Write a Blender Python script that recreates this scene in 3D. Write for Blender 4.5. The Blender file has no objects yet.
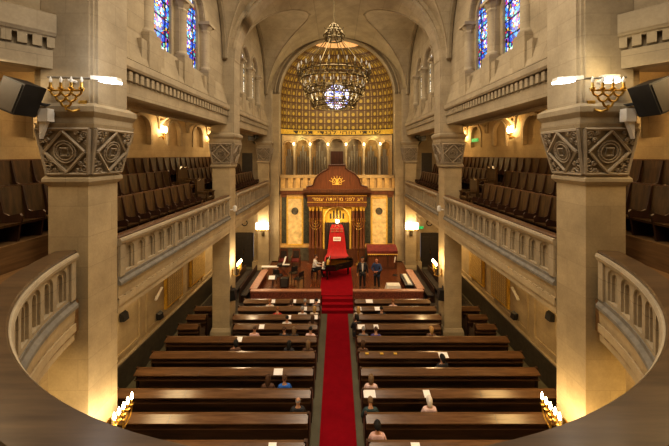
import bpy, bmesh, math, random
from math import pi, sin, cos, sqrt, radians as R
from mathutils import Vector, Matrix
random.seed(7)
SC = bpy.context.scene
COL = SC.collection
H = 8.2            # camera height
FPX, CX, CY = 300.0, 337.0, 155.0

# ------------------------------------------------------------------ materials
def nt(name):
    m = bpy.data.materials.new(name); m.use_nodes = True
    t = m.node_tree; b = t.nodes['Principled BSDF']
    return m, t, b
def lk(t, a, b): t.links.new(a, b)
def nd(t, typ, **kw):
    n = t.nodes.new(typ)
    for k, v in kw.items(): setattr(n, k, v)
    return n
def mth(t, op, a, b=None, c=None):
    n = nd(t, 'ShaderNodeMath', operation=op)
    for i, x in enumerate((a, b, c)):
        if x is None: continue
        if isinstance(x, (int, float)): n.inputs[i].default_value = x
        else: lk(t, x, n.inputs[i])
    return n.outputs[0]
def mixc(t, fac, a, b, blend='MIX'):
    n = nd(t, 'ShaderNodeMix', data_type='RGBA', blend_type=blend)
    for i, x in ((0, fac), (6, a), (7, b)):
        if isinstance(x, (int, float)): n.inputs[i].default_value = x
        elif isinstance(x, tuple): n.inputs[i].default_value = (*x, 1) if len(x) == 3 else x
        else: lk(t, x, n.inputs[i])
    return n.outputs[2]
def noise(t, vec, scale, detail=4, rough=.6):
    n = nd(t, 'ShaderNodeTexNoise'); n.inputs['Scale'].default_value = scale
    n.inputs['Detail'].default_value = detail; n.inputs['Roughness'].default_value = rough
    if vec is not None: lk(t, vec, n.inputs['Vector'])
    return n.outputs['Fac']
def ramp(t, fac, stops):
    n = nd(t, 'ShaderNodeValToRGB'); lk(t, fac, n.inputs[0])
    e = n.color_ramp.elements
    while len(e) < len(stops): e.new(.5)
    for i, (p, c) in enumerate(stops):
        e[i].position = p; e[i].color = (*c, 1)
    return n.outputs[0]
def bump(t, b, h, strength=.3, dist=.02):
    n = nd(t, 'ShaderNodeBump'); n.inputs['Strength'].default_value = strength; n.inputs['Distance'].default_value = dist
    lk(t, h, n.inputs['Height']); lk(t, n.outputs[0], b.inputs['Normal'])
def wpos(t): return nd(t, 'ShaderNodeNewGeometry').outputs['Position']
def opos(t): return nd(t, 'ShaderNodeTexCoord').outputs['Object']

def simple(name, c, rough=.5, metal=0., var=.25, scale=6., emit=None, es=0., spec=.5, coat=0.):
    m, t, b = nt(name)
    f = noise(t, opos(t), scale)
    d = tuple(x * (1 - var) for x in c); l = tuple(min(1, x * (1 + var)) for x in c)
    lk(t, ramp(t, f, [(.3, d), (.7, l)]), b.inputs['Base Color'])
    b.inputs['Roughness'].default_value = rough; b.inputs['Metallic'].default_value = metal
    b.inputs['Specular IOR Level'].default_value = spec; b.inputs['Coat Weight'].default_value = coat
    if emit:
        b.inputs['Emission Color'].default_value = (*emit, 1); b.inputs['Emission Strength'].default_value = es
    return m
def stone(name, c, joint=.75, bw=1.1, bh=.42, var=.26, rough=.85):
    m, t, b = nt(name)
    p = wpos(t); s = nd(t, 'ShaderNodeSeparateXYZ'); lk(t, p, s.inputs[0])
    u = mth(t, 'ADD', s.outputs[0], s.outputs[1]); cv = nd(t, 'ShaderNodeCombineXYZ')
    lk(t, u, cv.inputs[0]); lk(t, s.outputs[2], cv.inputs[1])
    br = nd(t, 'ShaderNodeTexBrick'); lk(t, cv.outputs[0], br.inputs['Vector'])
    br.inputs['Scale'].default_value = 1.; br.inputs['Mortar Size'].default_value = .008
    br.inputs['Mortar Smooth'].default_value = .4
    br.inputs['Brick Width'].default_value = bw; br.inputs['Row Height'].default_value = bh
    br.inputs['Color1'].default_value = (*[x * 1.05 for x in c], 1); br.inputs['Color2'].default_value = (*[x * .93 for x in c], 1)
    br.inputs['Mortar'].default_value = (*[x * joint for x in c], 1)
    f = noise(t, p, 1.3, 8, .65)
    g = noise(t, p, 22, 3, .6)
    k = ramp(t, f, [(.25, (1 - var,) * 3), (.75, (1 + var * .6,) * 3)])
    k2 = ramp(t, g, [(.3, (.93,) * 3), (.7, (1.04,) * 3)])
    col = mixc(t, 1., mixc(t, 1., br.outputs['Color'], k, 'MULTIPLY'), k2, 'MULTIPLY')
    lk(t, col, b.inputs['Base Color']); b.inputs['Roughness'].default_value = rough
    b.inputs['Specular IOR Level'].default_value = .25
    bump(t, b, g, .15, .01)
    return m
def wood(name, c1, c2, rough=.35, axis=0, scale=1., coat=0.):
    m, t, b = nt(name)
    mp = nd(t, 'ShaderNodeMapping'); lk(t, wpos(t), mp.inputs[0])
    sc = [14 * scale] * 3; sc[axis] = 1.2 * scale; mp.inputs['Scale'].default_value = sc
    f = noise(t, mp.outputs[0], 1., 6, .6)
    lk(t, ramp(t, f, [(.3, c1), (.7, c2)]), b.inputs['Base Color'])
    b.inputs['Roughness'].default_value = rough; b.inputs['Coat Weight'].default_value = coat; b.inputs['Coat Roughness'].default_value = .2
    bump(t, b, f, .08, .005)
    return m

M = {}
M['stone'] = stone('limestone', (.40, .325, .215))
M['stone_hi'] = stone('pale_limestone', (.42, .345, .235), joint=.85)
M['stone_gold'] = stone('golden_stone', (.48, .33, .16), joint=.9)
M['stone_lo'] = stone('warm_limestone', (.46, .36, .215), joint=.86, bw=1.6, bh=.6)
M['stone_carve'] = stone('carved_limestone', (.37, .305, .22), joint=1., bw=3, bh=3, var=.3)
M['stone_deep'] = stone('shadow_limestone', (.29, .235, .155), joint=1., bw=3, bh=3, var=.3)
M['vault'] = stone('vault_stone', (.41, .335, .22), joint=.8, bw=.9, bh=.45)
M['ledge'] = simple('grey_ledge', (.20, .18, .145), .7)
M['vault_lun'] = stone('lit_lunette_stone', (.47, .395, .28), joint=.8, bw=.9, bh=.45)  # vault stone made lighter: brighter light on the lunettes is in the colour
M['floor'] = stone('floor_tile', (.20, .185, .125), joint=.7, bw=.5, bh=.5, rough=.5)
M['wainscot'] = simple('dark_wainscot', (.075, .062, .042), .4, var=.3)
M['pew'] = wood('pew_wood', (.055, .027, .013), (.115, .058, .027), .3, 0, coat=.3)
M['pew_desk'] = wood('pew_desk_wood', (.08, .040, .018), (.155, .082, .038), .24, 0, coat=.4)
M['pew_end'] = wood('pew_end_wood', (.03, .014, .007), (.07, .03, .014), .4, 2, coat=.2)
M['stall'] = wood('stall_wood', (.036, .020, .007), (.12, .066, .024), .3, 2, coat=.25)
M['stall_hi'] = wood('stall_rail_wood', (.08, .04, .02), (.15, .075, .035), .3, 1, coat=.3)
M['rail'] = wood('rail_wood', (.060, .036, .018), (.125, .078, .04), .33, 0, .9, coat=.25)
M['gal_floor'] = wood('gallery_floor_wood', (.14, .075, .028), (.26, .15, .06), .5, 1)
M['stage'] = wood('stage_floor_wood', (.085, .024, .009), (.17, .055, .02), .22, 1, coat=.4)
M['ark_wood'] = wood('ark_wood', (.085, .028, .011), (.19, .066, .024), .4, 2)
M['ark_dark'] = wood('ark_dark_wood', (.06, .022, .010), (.13, .05, .02), .4, 2)
M['brass'] = simple('aged_brass', (.55, .36, .10), .3, 1., .3)
M['brass_dark'] = simple('dark_bronze', (.20, .155, .08), .4, .9, .35, 20)
M['gilt'] = simple('gilding', (.66, .41, .06), .4, .15, .25, 10)
M['gilt_line'] = simple('gilt_lettering', (.85, .55, .13), .4, .05, .1)
M['dark_line'] = simple('dark_lettering', (.05, .035, .02), .6)
M['black'] = simple('black_plastic', (.016, .015, .014), .45, var=.2)
M['piano'] = simple('black_lacquer', (.008, .008, .008), .12, var=.1, coat=.6)
M['white'] = simple('white_card', (.78, .74, .66), .6, var=.04)
M['paper'] = simple('white_paper', (.85, .80, .76), .7, var=.04)
M['cloth'] = simple('white_cloth', (.72, .66, .56), .8, var=.06)
M['key'] = simple('ivory_keys', (.8, .78, .7), .3, var=.03)
M['velvet'] = simple('wine_velvet', (.13, .018, .014), .8, var=.3)
M['banner'] = simple('red_banner_cloth', (.36, .010, .010), .6, var=.14, scale=3)
M['curtain'] = simple('dark_ark_curtain', (.032, .020, .014), .8, var=.5, scale=9)
M['silver'] = simple('organ_pipe_metal', (.42, .37, .28), .33, .6, .15)
M['grey_door'] = simple('dark_door_paint', (.055, .045, .035), .5, var=.15)
M['exit'] = simple('exit_sign_green', (.03, .4, .12), .5, emit=(.05, .8, .25), es=.25)
M['rail_cloth'] = simple('russet_brocade', (.20, .055, .025), .7, var=.65, scale=16)
M['rail_top'] = simple('pinkish_rail_top', (.34, .16, .095), .45, var=.2, scale=8)
M['aisle_carpet'] = simple('dark_patterned_carpet', (.045, .034, .024), .9, var=.85, scale=13)
M['marble'] = simple('honey_marble', (.74, .52, .24), .35, var=.3, scale=3.5)
M['marble_band'] = simple('ochre_marble', (.56, .35, .13), .4, var=.25, scale=4)
M['gmarble'] = simple('green_marble', (.06, .06, .04), .3, var=.6, scale=7)
M['dado'] = simple('dark_dado', (.10, .085, .055), .5, var=.4, scale=5)
M['bulb'] = simple('lit_bulb', (1, .9, .7), .5, emit=(1., .78, .45), es=30)
M['bulb_small'] = simple('lit_small_bulb', (1, .9, .7), .5, emit=(1., .76, .42), es=9)
M['bulb_white'] = simple('lit_white_glass', (1, .95, .9), .5, emit=(1., .86, .66), es=16)
M['bulb_off'] = simple('frosted_candle_bulb', (.55, .52, .46), .25, var=.05, emit=(1, .9, .75), es=.04)
M['flood'] = simple('floodlight_glass', (1, 1, 1), .3, emit=(.92, .96, 1.), es=9)
M['skin'] = simple('skin', (.50, .27, .17), .55, var=.06)
M['skin2'] = simple('skin_ruddy', (.52, .21, .12), .55, var=.06)
M['lip'] = simple('lips', (.30, .09, .07), .5)
M['eye'] = simple('eyes', (.03, .02, .015), .3)
def cloth(name, c): M[name] = simple(name, c, .8, var=.12, scale=20)
for n_, c_ in dict(shirt_white=(.72, .66, .60), shirt_pink=(.62, .40, .36), shirt_red=(.45, .03, .02), shirt_blue=(.03, .13, .45),
        shirt_navy=(.03, .05, .12), shirt_dark=(.022, .022, .026), shirt_grey=(.14, .13, .13), shirt_teal=(.03, .06, .065), shirt_violet=(.10, .08, .22),
        shirt_cream=(.60, .50, .40), trousers=(.02, .018, .018), shirt_palepink=(.70, .50, .46), shirt_brown=(.10, .05, .03),
        hair_black=(.012, .010, .008), hair_brown=(.07, .032, .013), hair_ginger=(.22, .085, .025), hair_blond=(.42, .25, .09), hair_grey=(.28, .26, .24),
        hair_white=(.66, .60, .54), hair_ash=(.18, .11, .055)).items(): cloth(n_, c_)

def carpet_mat():
    m, t, b = nt('red_carpet')
    f = noise(t, wpos(t), 2.5, 3); g = noise(t, wpos(t), 120, 2)
    c = mixc(t, .5, ramp(t, f, [(.3, (.22, .003, .010)), (.7, (.30, .005, .014))]), ramp(t, g, [(.3, (.17, .002, .006)), (.7, (.34, .008, .016))]))
    lk(t, c, b.inputs['Base Color']); b.inputs['Roughness'].default_value = .95; b.inputs['Specular IOR Level'].default_value = .1
    bump(t, b, g, .3, .01); return m
M['carpet'] = carpet_mat()

def mosaic_mat():
    m, t, b = nt('gold_mosaic')
    uv = nd(t, 'ShaderNodeTexCoord').outputs['UV']; s = nd(t, 'ShaderNodeSeparateXYZ'); lk(t, uv, s.inputs[0])
    fu = mth(t, 'FRACT', s.outputs[0]); fv = mth(t, 'FRACT', s.outputs[1])
    du = mth(t, 'MULTIPLY', mth(t, 'ABSOLUTE', mth(t, 'SUBTRACT', fu, .5)), 2.)
    sv = mth(t, 'POWER', mth(t, 'DIVIDE', mth(t, 'ABSOLUTE', mth(t, 'SUBTRACT', fv, .43)), .46), 3.)
    q1 = mth(t, 'ADD', mth(t, 'POWER', mth(t, 'DIVIDE', mth(t, 'ADD', .60, mth(t, 'MULTIPLY', fv, .2))), 3.), sv)
    inside = mth(t, 'LESS_THAN', q1, 1.)
    core = mth(t, 'LESS_THAN', mth(t, 'ADD', mth(t, 'POWER', mth(t, 'DIVIDE', du, .40), 2.), mth(t, 'POWER', mth(t, 'DIVIDE', mth(t, 'ABSOLUTE', mth(t, 'SUBTRACT', fv, .32)), .26), 2.)), 1.)
    edge = mth(t, 'GREATER_THAN', du, .88)
    hline = mth(t, 'GREATER_THAN', fv, .86)
    n1 = noise(t, uv, 2.2, 4)
    gold = ramp(t, n1, [(.3, (.46, .32, .05)), (.7, (.78, .58, .12))])
    c = mixc(t, inside, (.15, .085, .02), gold)
    c = mixc(t, core, c, (.50, .34, .05))
    c = mixc(t, edge, c, (.40, .27, .08))
    c = mixc(t, hline, c, (.10, .042, .014))
    lk(t, c, b.inputs['Base Color']); b.inputs['Roughness'].default_value = .42; b.inputs['Metallic'].default_value = .1
    return m
M['mosaic'] = mosaic_mat()

def glass_mat(name, stops, scale, es, lead=.05):
    m, t, b = nt(name)
    p = opos(t)
    v = nd(t, 'ShaderNodeTexVoronoi'); lk(t, p, v.inputs['Vector']); v.inputs['Scale'].default_value = scale
    e = nd(t, 'ShaderNodeTexVoronoi', feature='DISTANCE_TO_EDGE'); lk(t, p, e.inputs['Vector']); e.inputs['Scale'].default_value = scale
    s = nd(t, 'ShaderNodeSeparateColor'); lk(t, v.outputs['Color'], s.inputs[0])
    n = nd(t, 'ShaderNodeValToRGB'); n.color_ramp.interpolation = 'CONSTANT'; lk(t, s.outputs[0], n.inputs[0])
    el = n.color_ramp.elements
    while len(el) < len(stops): el.new(.5)
    for i, (q, c) in enumerate(stops): el[i].position = q; el[i].color = (*c, 1)
    k = mth(t, 'GREATER_THAN', e.outputs['Distance'], lead)
    col = mixc(t, k, (.004, .004, .006), n.outputs[0])
    lk(t, col, b.inputs['Base Color']); lk(t, col, b.inputs['Emission Color']); b.inputs['Emission Strength'].default_value = es
    b.inputs['Roughness'].default_value = .25
    return m
M['glass'] = glass_mat('stained_glass', [(0, (.02, .06, .45)), (.2, (.05, .25, .75)), (.38, (.42, .02, .03)), (.5, (.03, .03, .22)), (.62, (.75, .5, .08)), (.7, (.12, .45, .35)), (.8, (.7, .75, .85)), (.9, (.22, .05, .4))], 10.5, 1.3)
M['glass_rose'] = glass_mat('rose_glass', [(0, (.75, .8, 1.)), (.3, (.12, .18, .75)), (.5, (.5, .5, .95)), (.65, (.05, .06, .4)), (.8, (.9, .9, 1.)), (.93, (.5, .2, .5))], 5.5, 2.2, .03)
M['rose_petal'] = simple('pale_rose_petal_glass', (.8, .85, 1.), .4, var=.08, emit=(.75, .82, 1.), es=1.1)
M['glass_pale'] = glass_mat('pale_stained_glass', [(0, (.75, .7, .55)), (.3, (.65, .5, .25)), (.5, (.8, .8, .75)), (.7, (.45, .4, .3)), (.88, (.35, .3, .5))], 6., 1.1)

def plaque_mat():
    m, t, b = nt('memorial_plates')
    p = wpos(t); s = nd(t, 'ShaderNodeSeparateXYZ'); lk(t, p, s.inputs[0]); cv = nd(t, 'ShaderNodeCombineXYZ')
    lk(t, s.outputs[1], cv.inputs[0]); lk(t, s.outputs[2], cv.inputs[1])
    br = nd(t, 'ShaderNodeTexBrick'); lk(t, cv.outputs[0], br.inputs['Vector']); br.inputs['Scale'].default_value = 1.; br.offset = 0
    br.inputs['Brick Width'].default_value = .17; br.inputs['Row Height'].default_value = .075; br.inputs['Mortar Size'].default_value = .012
    br.inputs['Color1'].default_value = (.60, .44, .18, 1); br.inputs['Color2'].default_value = (.50, .36, .14, 1); br.inputs['Mortar'].default_value = (.22, .14, .05, 1)
    lk(t, br.outputs['Color'], b.inputs['Base Color']); b.inputs['Roughness'].default_value = .45; return m
M['plaque'] = plaque_mat()

# ------------------------------------------------------------------ mesh builder
def origin(o):
    v = Vector((0, 0, 0))
    while o is not None: v += o.location; o = o.parent
    return v
class MB:
    def __init__(s): s.v = []; s.f = []; s.uv = None
    def add(s, vs, fs):
        b = len(s.v); s.v.extend(tuple(v) for v in vs); s.f.extend([tuple(i + b for i in f) for f in fs]); return s
    def box(s, x0, x1, y0, y1, z0, z1):
        vs = [(x, y, z) for z in (z0, z1) for y in (y0, y1) for x in (x0, x1)]
        return s.add(vs, [(0, 2, 3, 1), (4, 5, 7, 6), (0, 1, 5, 4), (2, 6, 7, 3), (0, 4, 6, 2), (1, 3, 7, 5)])
    def hexa(s, a, b):   # two quads of 4 points
        return s.add(list(a) + list(b), [(0, 3, 2, 1), (4, 5, 6, 7)] + [(i, (i + 1) % 4, 4 + (i + 1) % 4, 4 + i) for i in range(4)])
    def prism(s, pts, ax, a0, a1):   # polygon in the two other axes, extruded on ax
        def mk(p, a):
            return {'x': (a, p[0], p[1]), 'y': (p[0], a, p[1]), 'z': (p[0], p[1], a)}[ax]
        n = len(pts)
        return s.add([mk(p, a0) for p in pts] + [mk(p, a1) for p in pts],
                     [tuple(range(n)), tuple(range(2 * n - 1, n - 1, -1))] + [(i, (i + 1) % n, n + (i + 1) % n, n + i) for i in range(n)])
    def tube(s, pts, r, n=6, closed=False):
        pts = [Vector(p) for p in pts]; N = len(pts); rs = r if isinstance(r, (list, tuple)) else [r] * N
        vs = []; up = Vector((0, 0, 1))
        for i, p in enumerate(pts):
            if closed: d = pts[(i + 1) % N] - pts[i - 1]
            else: d = pts[min(i + 1, N - 1)] - pts[max(i - 1, 0)]
            d.normalize()
            a = d.cross(up)
            if a.length < .05: a = d.cross(Vector((0, 1, 0)))
            a.normalize(); b = d.cross(a)
            for k in range(n):
                t = 2 * pi * k / n; vs.append(p + a * (rs[i] * cos(t)) + b * (rs[i] * sin(t)))
        fs = []
        for i in range(N if closed else N - 1):
            j = (i + 1) % N
            for k in range(n): fs.append((i * n + k, i * n + (k + 1) % n, j * n + (k + 1) % n, j * n + k))
        if not closed: fs += [tuple(range(n)), tuple((N - 1) * n + k for k in range(n))]
        return s.add(vs, fs)
    def lathe(s, prof, c=(0, 0, 0), n=12):
        vs = []
        for r, z in prof:
            for k in range(n): vs.append((c[0] + r * cos(2 * pi * k / n), c[1] + r * sin(2 * pi * k / n), c[2] + z))
        fs = []
        for i in range(len(prof) - 1):
            for k in range(n): fs.append((i * n + k, i * n + (k + 1) % n, (i + 1) * n + (k + 1) % n, (i + 1) * n + k))
        fs += [tuple(range(n)), tuple((len(prof) - 1) * n + k for k in range(n))]
        return s.add(vs, fs)
    def ball(s, c, r, n=10, m=6):
        rr = r if isinstance(r, (tuple, list)) else (r,) * 3
        vs = [(c[0], c[1], c[2] - rr[2])]
        for i in range(1, m):
            a = -pi / 2 + pi * i / m
            for k in range(n): vs.append((c[0] + rr[0] * cos(a) * cos(2 * pi * k / n), c[1] + rr[1] * cos(a) * sin(2 * pi * k / n), c[2] + rr[2] * sin(a)))
        vs.append((c[0], c[1], c[2] + rr[2])); e = len(vs) - 1; fs = []
        for k in range(n): fs.append((0, 1 + (k + 1) % n, 1 + k)); fs.append((e, e - n + k, e - n + (k + 1) % n))
        for i in range(m - 2):
            for k in range(n): a = 1 + i * n; fs.append((a + k, a + (k + 1) % n, a + n + (k + 1) % n, a + n + k))
        return s.add(vs, fs)
    def ring(s, c, rad, r, ax='z', n=24, m=6):
        pts = []
        for i in range(n):
            a = 2 * pi * i / n; u, v = rad * cos(a), rad * sin(a)
            pts.append({'z': (c[0] + u, c[1] + v, c[2]), 'y': (c[0] + u, c[1], c[2] + v), 'x': (c[0], c[1] + u, c[2] + v)}[ax])
        return s.tube(pts, r, m, True)
    def sweep(s, prof, us, Mp, closed_prof=True):
        n = len(prof); vs = []; fs = []
        for u in us:
            for (v, w) in prof: vs.append(Mp(u, v, w))
        for i in range(len(us) - 1):
            for k in range(n if closed_prof else n - 1):
                fs.append((i * n + k, i * n + (k + 1) % n, (i + 1) * n + (k + 1) % n, (i + 1) * n + k))
        if closed_prof: fs += [tuple(range(n)), tuple((len(us) - 1) * n + k for k in range(n))]
        return s.add(vs, fs)
    def build(s, name, mat, parent=None, smooth=False, loc=None):
        """vertices are in world space; the object's origin goes to loc (or the parent's origin)"""
        base = origin(parent) if parent is not None else Vector((0, 0, 0))
        o0 = Vector(loc) if loc is not None else base
        me = bpy.data.meshes.new(name)
        me.from_pydata([tuple(Vector(v) - o0) for v in s.v], [], s.f)
        bm = bmesh.new(); bm.from_mesh(me)
        if s.uv is None:
            bmesh.ops.remove_doubles(bm, verts=bm.verts, dist=1e-5)
        bmesh.ops.recalc_face_normals(bm, faces=bm.faces)
        bm.to_mesh(me); bm.free()
        if s.uv is not None:
            l = me.uv_layers.new(name='UVMap')
            for lp in me.loops: l.data[lp.index].uv = s.uv[lp.vertex_index]
        if smooth:
            for p in me.polygons: p.use_smooth = True
            me.set_sharp_from_angle(angle=R(38))
        me.materials.append(M[mat] if isinstance(mat, str) else mat)
        o = bpy.data.objects.new(name, me); COL.objects.link(o)
        if parent is not None: o.parent = parent
        o.location = o0 - base
        return o
def tag(o, label=None, cat=None, group=None, kind=None):
    if label: o['label'] = label
    if cat: o['category'] = cat
    if group: o['group'] = group
    if kind: o['kind'] = kind
    return o
def thing(name, label, cat, loc=(0, 0, 0), group=None, kind=None):
    o = bpy.data.objects.new(name, None); COL.objects.link(o); o.location = loc; o.empty_display_size = .1
    return tag(o, label, cat, group, kind)
def structure(name, loc=(0, 0, 0)): return thing(name, None, None, loc, kind='structure')
def inst(src, parent, loc, rot=None, scl=None, mat=None):
    c = src.copy(); COL.objects.link(c); c.parent = parent; c.location = loc
    if rot: c.rotation_euler = rot
    if scl: c.scale = scl
    return c
def side(s): return 'left' if s < 0 else 'right'

def outline(uc, hw, vb, vs, n=10, pt=1.):
    return [(uc - hw, vb)] + [(uc + hw * cos(pi - pi * i / n), vs + hw * pt * sin(pi * i / n)) for i in range(n + 1)] + [(uc + hw, vb)]
def arch_panel(mb, u0, u1, v0, v1, uc, hw, vb, vs, d0, depth, Mp, n=10, pt=1., back=False, front=True):
    P = lambda u, v, w=d0: Mp(u, v, w)
    q = lambda *pts: mb.add(pts, [tuple(range(len(pts)))])
    ol = outline(uc, hw, vb, vs, n, pt); arc = ol[1:-1]
    if front:
        if vb > v0: q(P(u0, v0), P(u1, v0), P(u1, vb), P(u0, vb))
        q(P(u0, vb), P(uc - hw, vb), P(uc - hw, vs), P(u0, vs)); q(P(uc + hw, vb), P(u1, vb), P(u1, vs), P(uc + hw, vs))
        q(P(u0, vs), P(uc - hw, vs), P(uc - hw, v1), P(u0, v1)); q(P(uc + hw, vs), P(u1, vs), P(u1, v1), P(uc + hw, v1))
        for a, b in zip(arc[:-1], arc[1:]): q(P(*a), P(*b), P(b[0], v1), P(a[0], v1))
    for a, b in zip(ol, ol[1:] + ol[:1]): q(P(*a), P(*b), P(*b, d0 + depth), P(*a, d0 + depth))
    if back: q(*[P(*a, d0 + depth) for a in ol])
def arch_ring(mb, a, b, wa, wb, Mp):
    for i in range(len(a) - 1): mb.add([Mp(*a[i], wa), Mp(*a[i + 1], wa), Mp(*b[i + 1], wb), Mp(*b[i], wb)], [(0, 1, 2, 3)])
def text_mesh(body, size, depth=.005):
    cu = bpy.data.curves.new('lettering', 'FONT'); cu.body = body; cu.size = size; cu.extrude = depth; cu.align_x = 'CENTER'; cu.align_y = 'CENTER'; cu.resolution_u = 2
    o = bpy.data.objects.new('lettering', cu); COL.objects.link(o)
    dg = bpy.context.evaluated_depsgraph_get(); dg.update()
    me = bpy.data.meshes.new_from_object(o.evaluated_get(dg)); bpy.data.objects.remove(o); bpy.data.curves.remove(cu)
    bm = bmesh.new(); bm.from_mesh(me); bmesh.ops.remove_doubles(bm, verts=bm.verts, dist=1e-4); bmesh.ops.dissolve_degenerate(bm, dist=1e-4, edges=bm.edges)
    bmesh.ops.triangulate(bm, faces=bm.faces, ngon_method='EAR_CLIP'); bmesh.ops.recalc_face_normals(bm, faces=bm.faces); bm.to_mesh(me); bm.free()
    for p in me.polygons: p.use_smooth = False
    return me
# ================================================================== ARCHITECTURE
PXN, WX = 4.86, 7.5
PIERS = (-1.47, 6.25, 13.97, 21.72)
YB, YF = -4.0, 22.0
CC, RC = 6.89, 5.13     # centre and radius of the rear gallery's curved front

# floor
fl = MB().box(-WX - .2, WX + .2, YB, 24.2, -.2, 0).build('floor', 'floor'); tag(fl, kind='structure')

# --- outer walls
def smap(s, X0): return lambda u, v, w: (s * (X0 + w), u, v)
NP = 2.33; N0 = 11.5
for s in (-1, 1):
    w = structure('wall_' + side(s)); mp = smap(s, WX)
    lo = MB(); lo.box(*sorted((s * WX, s * (WX + .25))), YB, 24.2, 0, 7.0); lo.build('lower_wall', 'stone_lo', w)
    up = MB(); c = N0 - 6 * NP
    while c < 22:
        arch_panel(up, c - NP / 2, c + NP / 2, 7.0, 11.2, c, .52, 8.62, 9.2, 0, .14, mp, 12, back=True)
        c += NP
    up.build('upper_wall', 'stone_lo', w)
    c = N0 - 3 * NP
    mo = []
    while c < 22:
        r = MB()
        a = outline(c, .52, 8.62, 9.2, 12); b = outline(c, .64, 8.62, 9.2, 12)
        arch_ring(r, a, b, -.05, -.05, mp); arch_ring(r, b, outline(c, .64, 8.62, 9.2, 12), -.05, 0, mp); arch_ring(r, a, outline(c, .52, 8.62, 9.2, 12), -.05, 0, mp)
        r.build('niche_moulding', 'stone', w); c += NP
    MB().box(*sorted((s * (WX - .07), s * WX)), YB, 21.9, 0, 1.02).build('wainscot', 'wainscot', w)
    MB().box(*sorted((s * (WX - .11), s * WX)), YB, 21.9, 1.02, 1.09).build('wainscot_rail', 'stone', w)
    # framed wall panels under the gallery
    y = 7.0
    for k in range(6):
        y0, y1 = 6.9 + k * 2.42, 6.9 + k * 2.42 + 2.1
        fr = MB()
        for (a, b, z0, z1) in ((y0, y1, 1.25, 1.35), (y0, y1, 4.1, 4.2), (y0, y0 + .1, 1.35, 4.1), (y1 - .1, y1, 1.35, 4.1)):
            fr.box(*sorted((s * (WX - .05), s * WX)), a, b, z0, z1)
        fr.build('panel_frame', 'stone_lo', w)
# --- rear wall, upper shell
rw = MB().box(-WX - .2, WX + .2, YB - .25, YB, 0, 18); tag(rw.build('wall_rear', 'stone'), kind='structure')

# --- piers
def carved(mbs, c, hw0, hw1, z0, z1, org, U, N):
    """relief on one face of a capital: lozenge, disc and scrolls; U horizontal axis, N outward"""
    Uv, Nv = Vector(U), Vector(N); mid = Vector(org); zc = (z0 + z1) / 2; hh = (z1 - z0) / 2; tilt = .12 / (z1 - z0)
    def P(u, z, d=0.02): return mid + Uv * u + Nv * ((z - z0) * tilt + d) + Vector((0, 0, z))
    def hw(z): return hw0 + (hw1 - hw0) * (z - z0) / (z1 - z0)
    q = MB()
    def strip(a, b, wd=.03, d=.035):
        a = P(*a, d); b = P(*b, d); q.tube([a, b], wd, 5)
    w_ = hw(zc) * .82; g = hh * .86
    for a, b in (((-w_, zc), (0, zc + g)), ((0, zc + g), (w_, zc)), ((w_, zc), (0, zc - g)), ((0, zc - g), (-w_, zc))): strip(a, b)
    for rr in (.21, .16): q.tube([P(rr * cos(t * pi / 8), zc + rr * sin(t * pi / 8), .03) for t in range(16)], .016, 5, True)
    for sx in (-1, 1):
        for sz in (-1, 1):
            for k, (fu, fz, r0) in enumerate(((.78, .72, .085), (.5, .82, .05), (.86, .38, .05), (.62, .5, .05))):
                cu, cz = sx * hw(zc + sz * hh * fz) * fu, zc + sz * hh * fz * .95
                q.tube([P(cu + r0 * (1 - t / 14) * cos(t * .8 * sx), cz + r0 * (1 - t / 14) * sin(t * .8) * sz, .03) for t in range(13)], .017, 4)
    # central emblem
    q.box(0, 0, 0, 0, 0, 0)
    q.v = q.v[:-8]; q.f = q.f[:-6]
    q.tube([P(-.07, zc - .07, .04), P(-.07, zc + .07, .04), P(.07, zc + .07, .04), P(.07, zc - .07, .04)], .022, 4, True)
    # frame lines
    for (a, b) in (((-hw(z0) * .95, z0 + .03), (-hw(z1) * .95, z1 - .03)), ((hw(z0) * .95, z0 + .03), (hw(z1) * .95, z1 - .03)),
                   ((-hw(z0) * .95, z0 + .03), (hw(z0) * .95, z0 + .03)), ((-hw(z1) * .95, z1 - .03), (hw(z1) * .95, z1 - .03))): strip(a, b, .035, .02)
    return q
def frustum(mb, cx, cy, hx0, hy0, z0, hx1, hy1, z1, cx1=None, cy1=None):
    cx1 = cx if cx1 is None else cx1; cy1 = cy if cy1 is None else cy1
    mb.hexa([(cx - hx0, cy - hy0, z0), (cx + hx0, cy - hy0, z0), (cx + hx0, cy + hy0, z0), (cx - hx0, cy + hy0, z0)],
            [(cx1 - hx1, cy1 - hy1, z1), (cx1 + hx1, cy1 - hy1, z1), (cx1 + hx1, cy1 + hy1, z1), (cx1 - hx1, cy1 + hy1, z1)])
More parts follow.
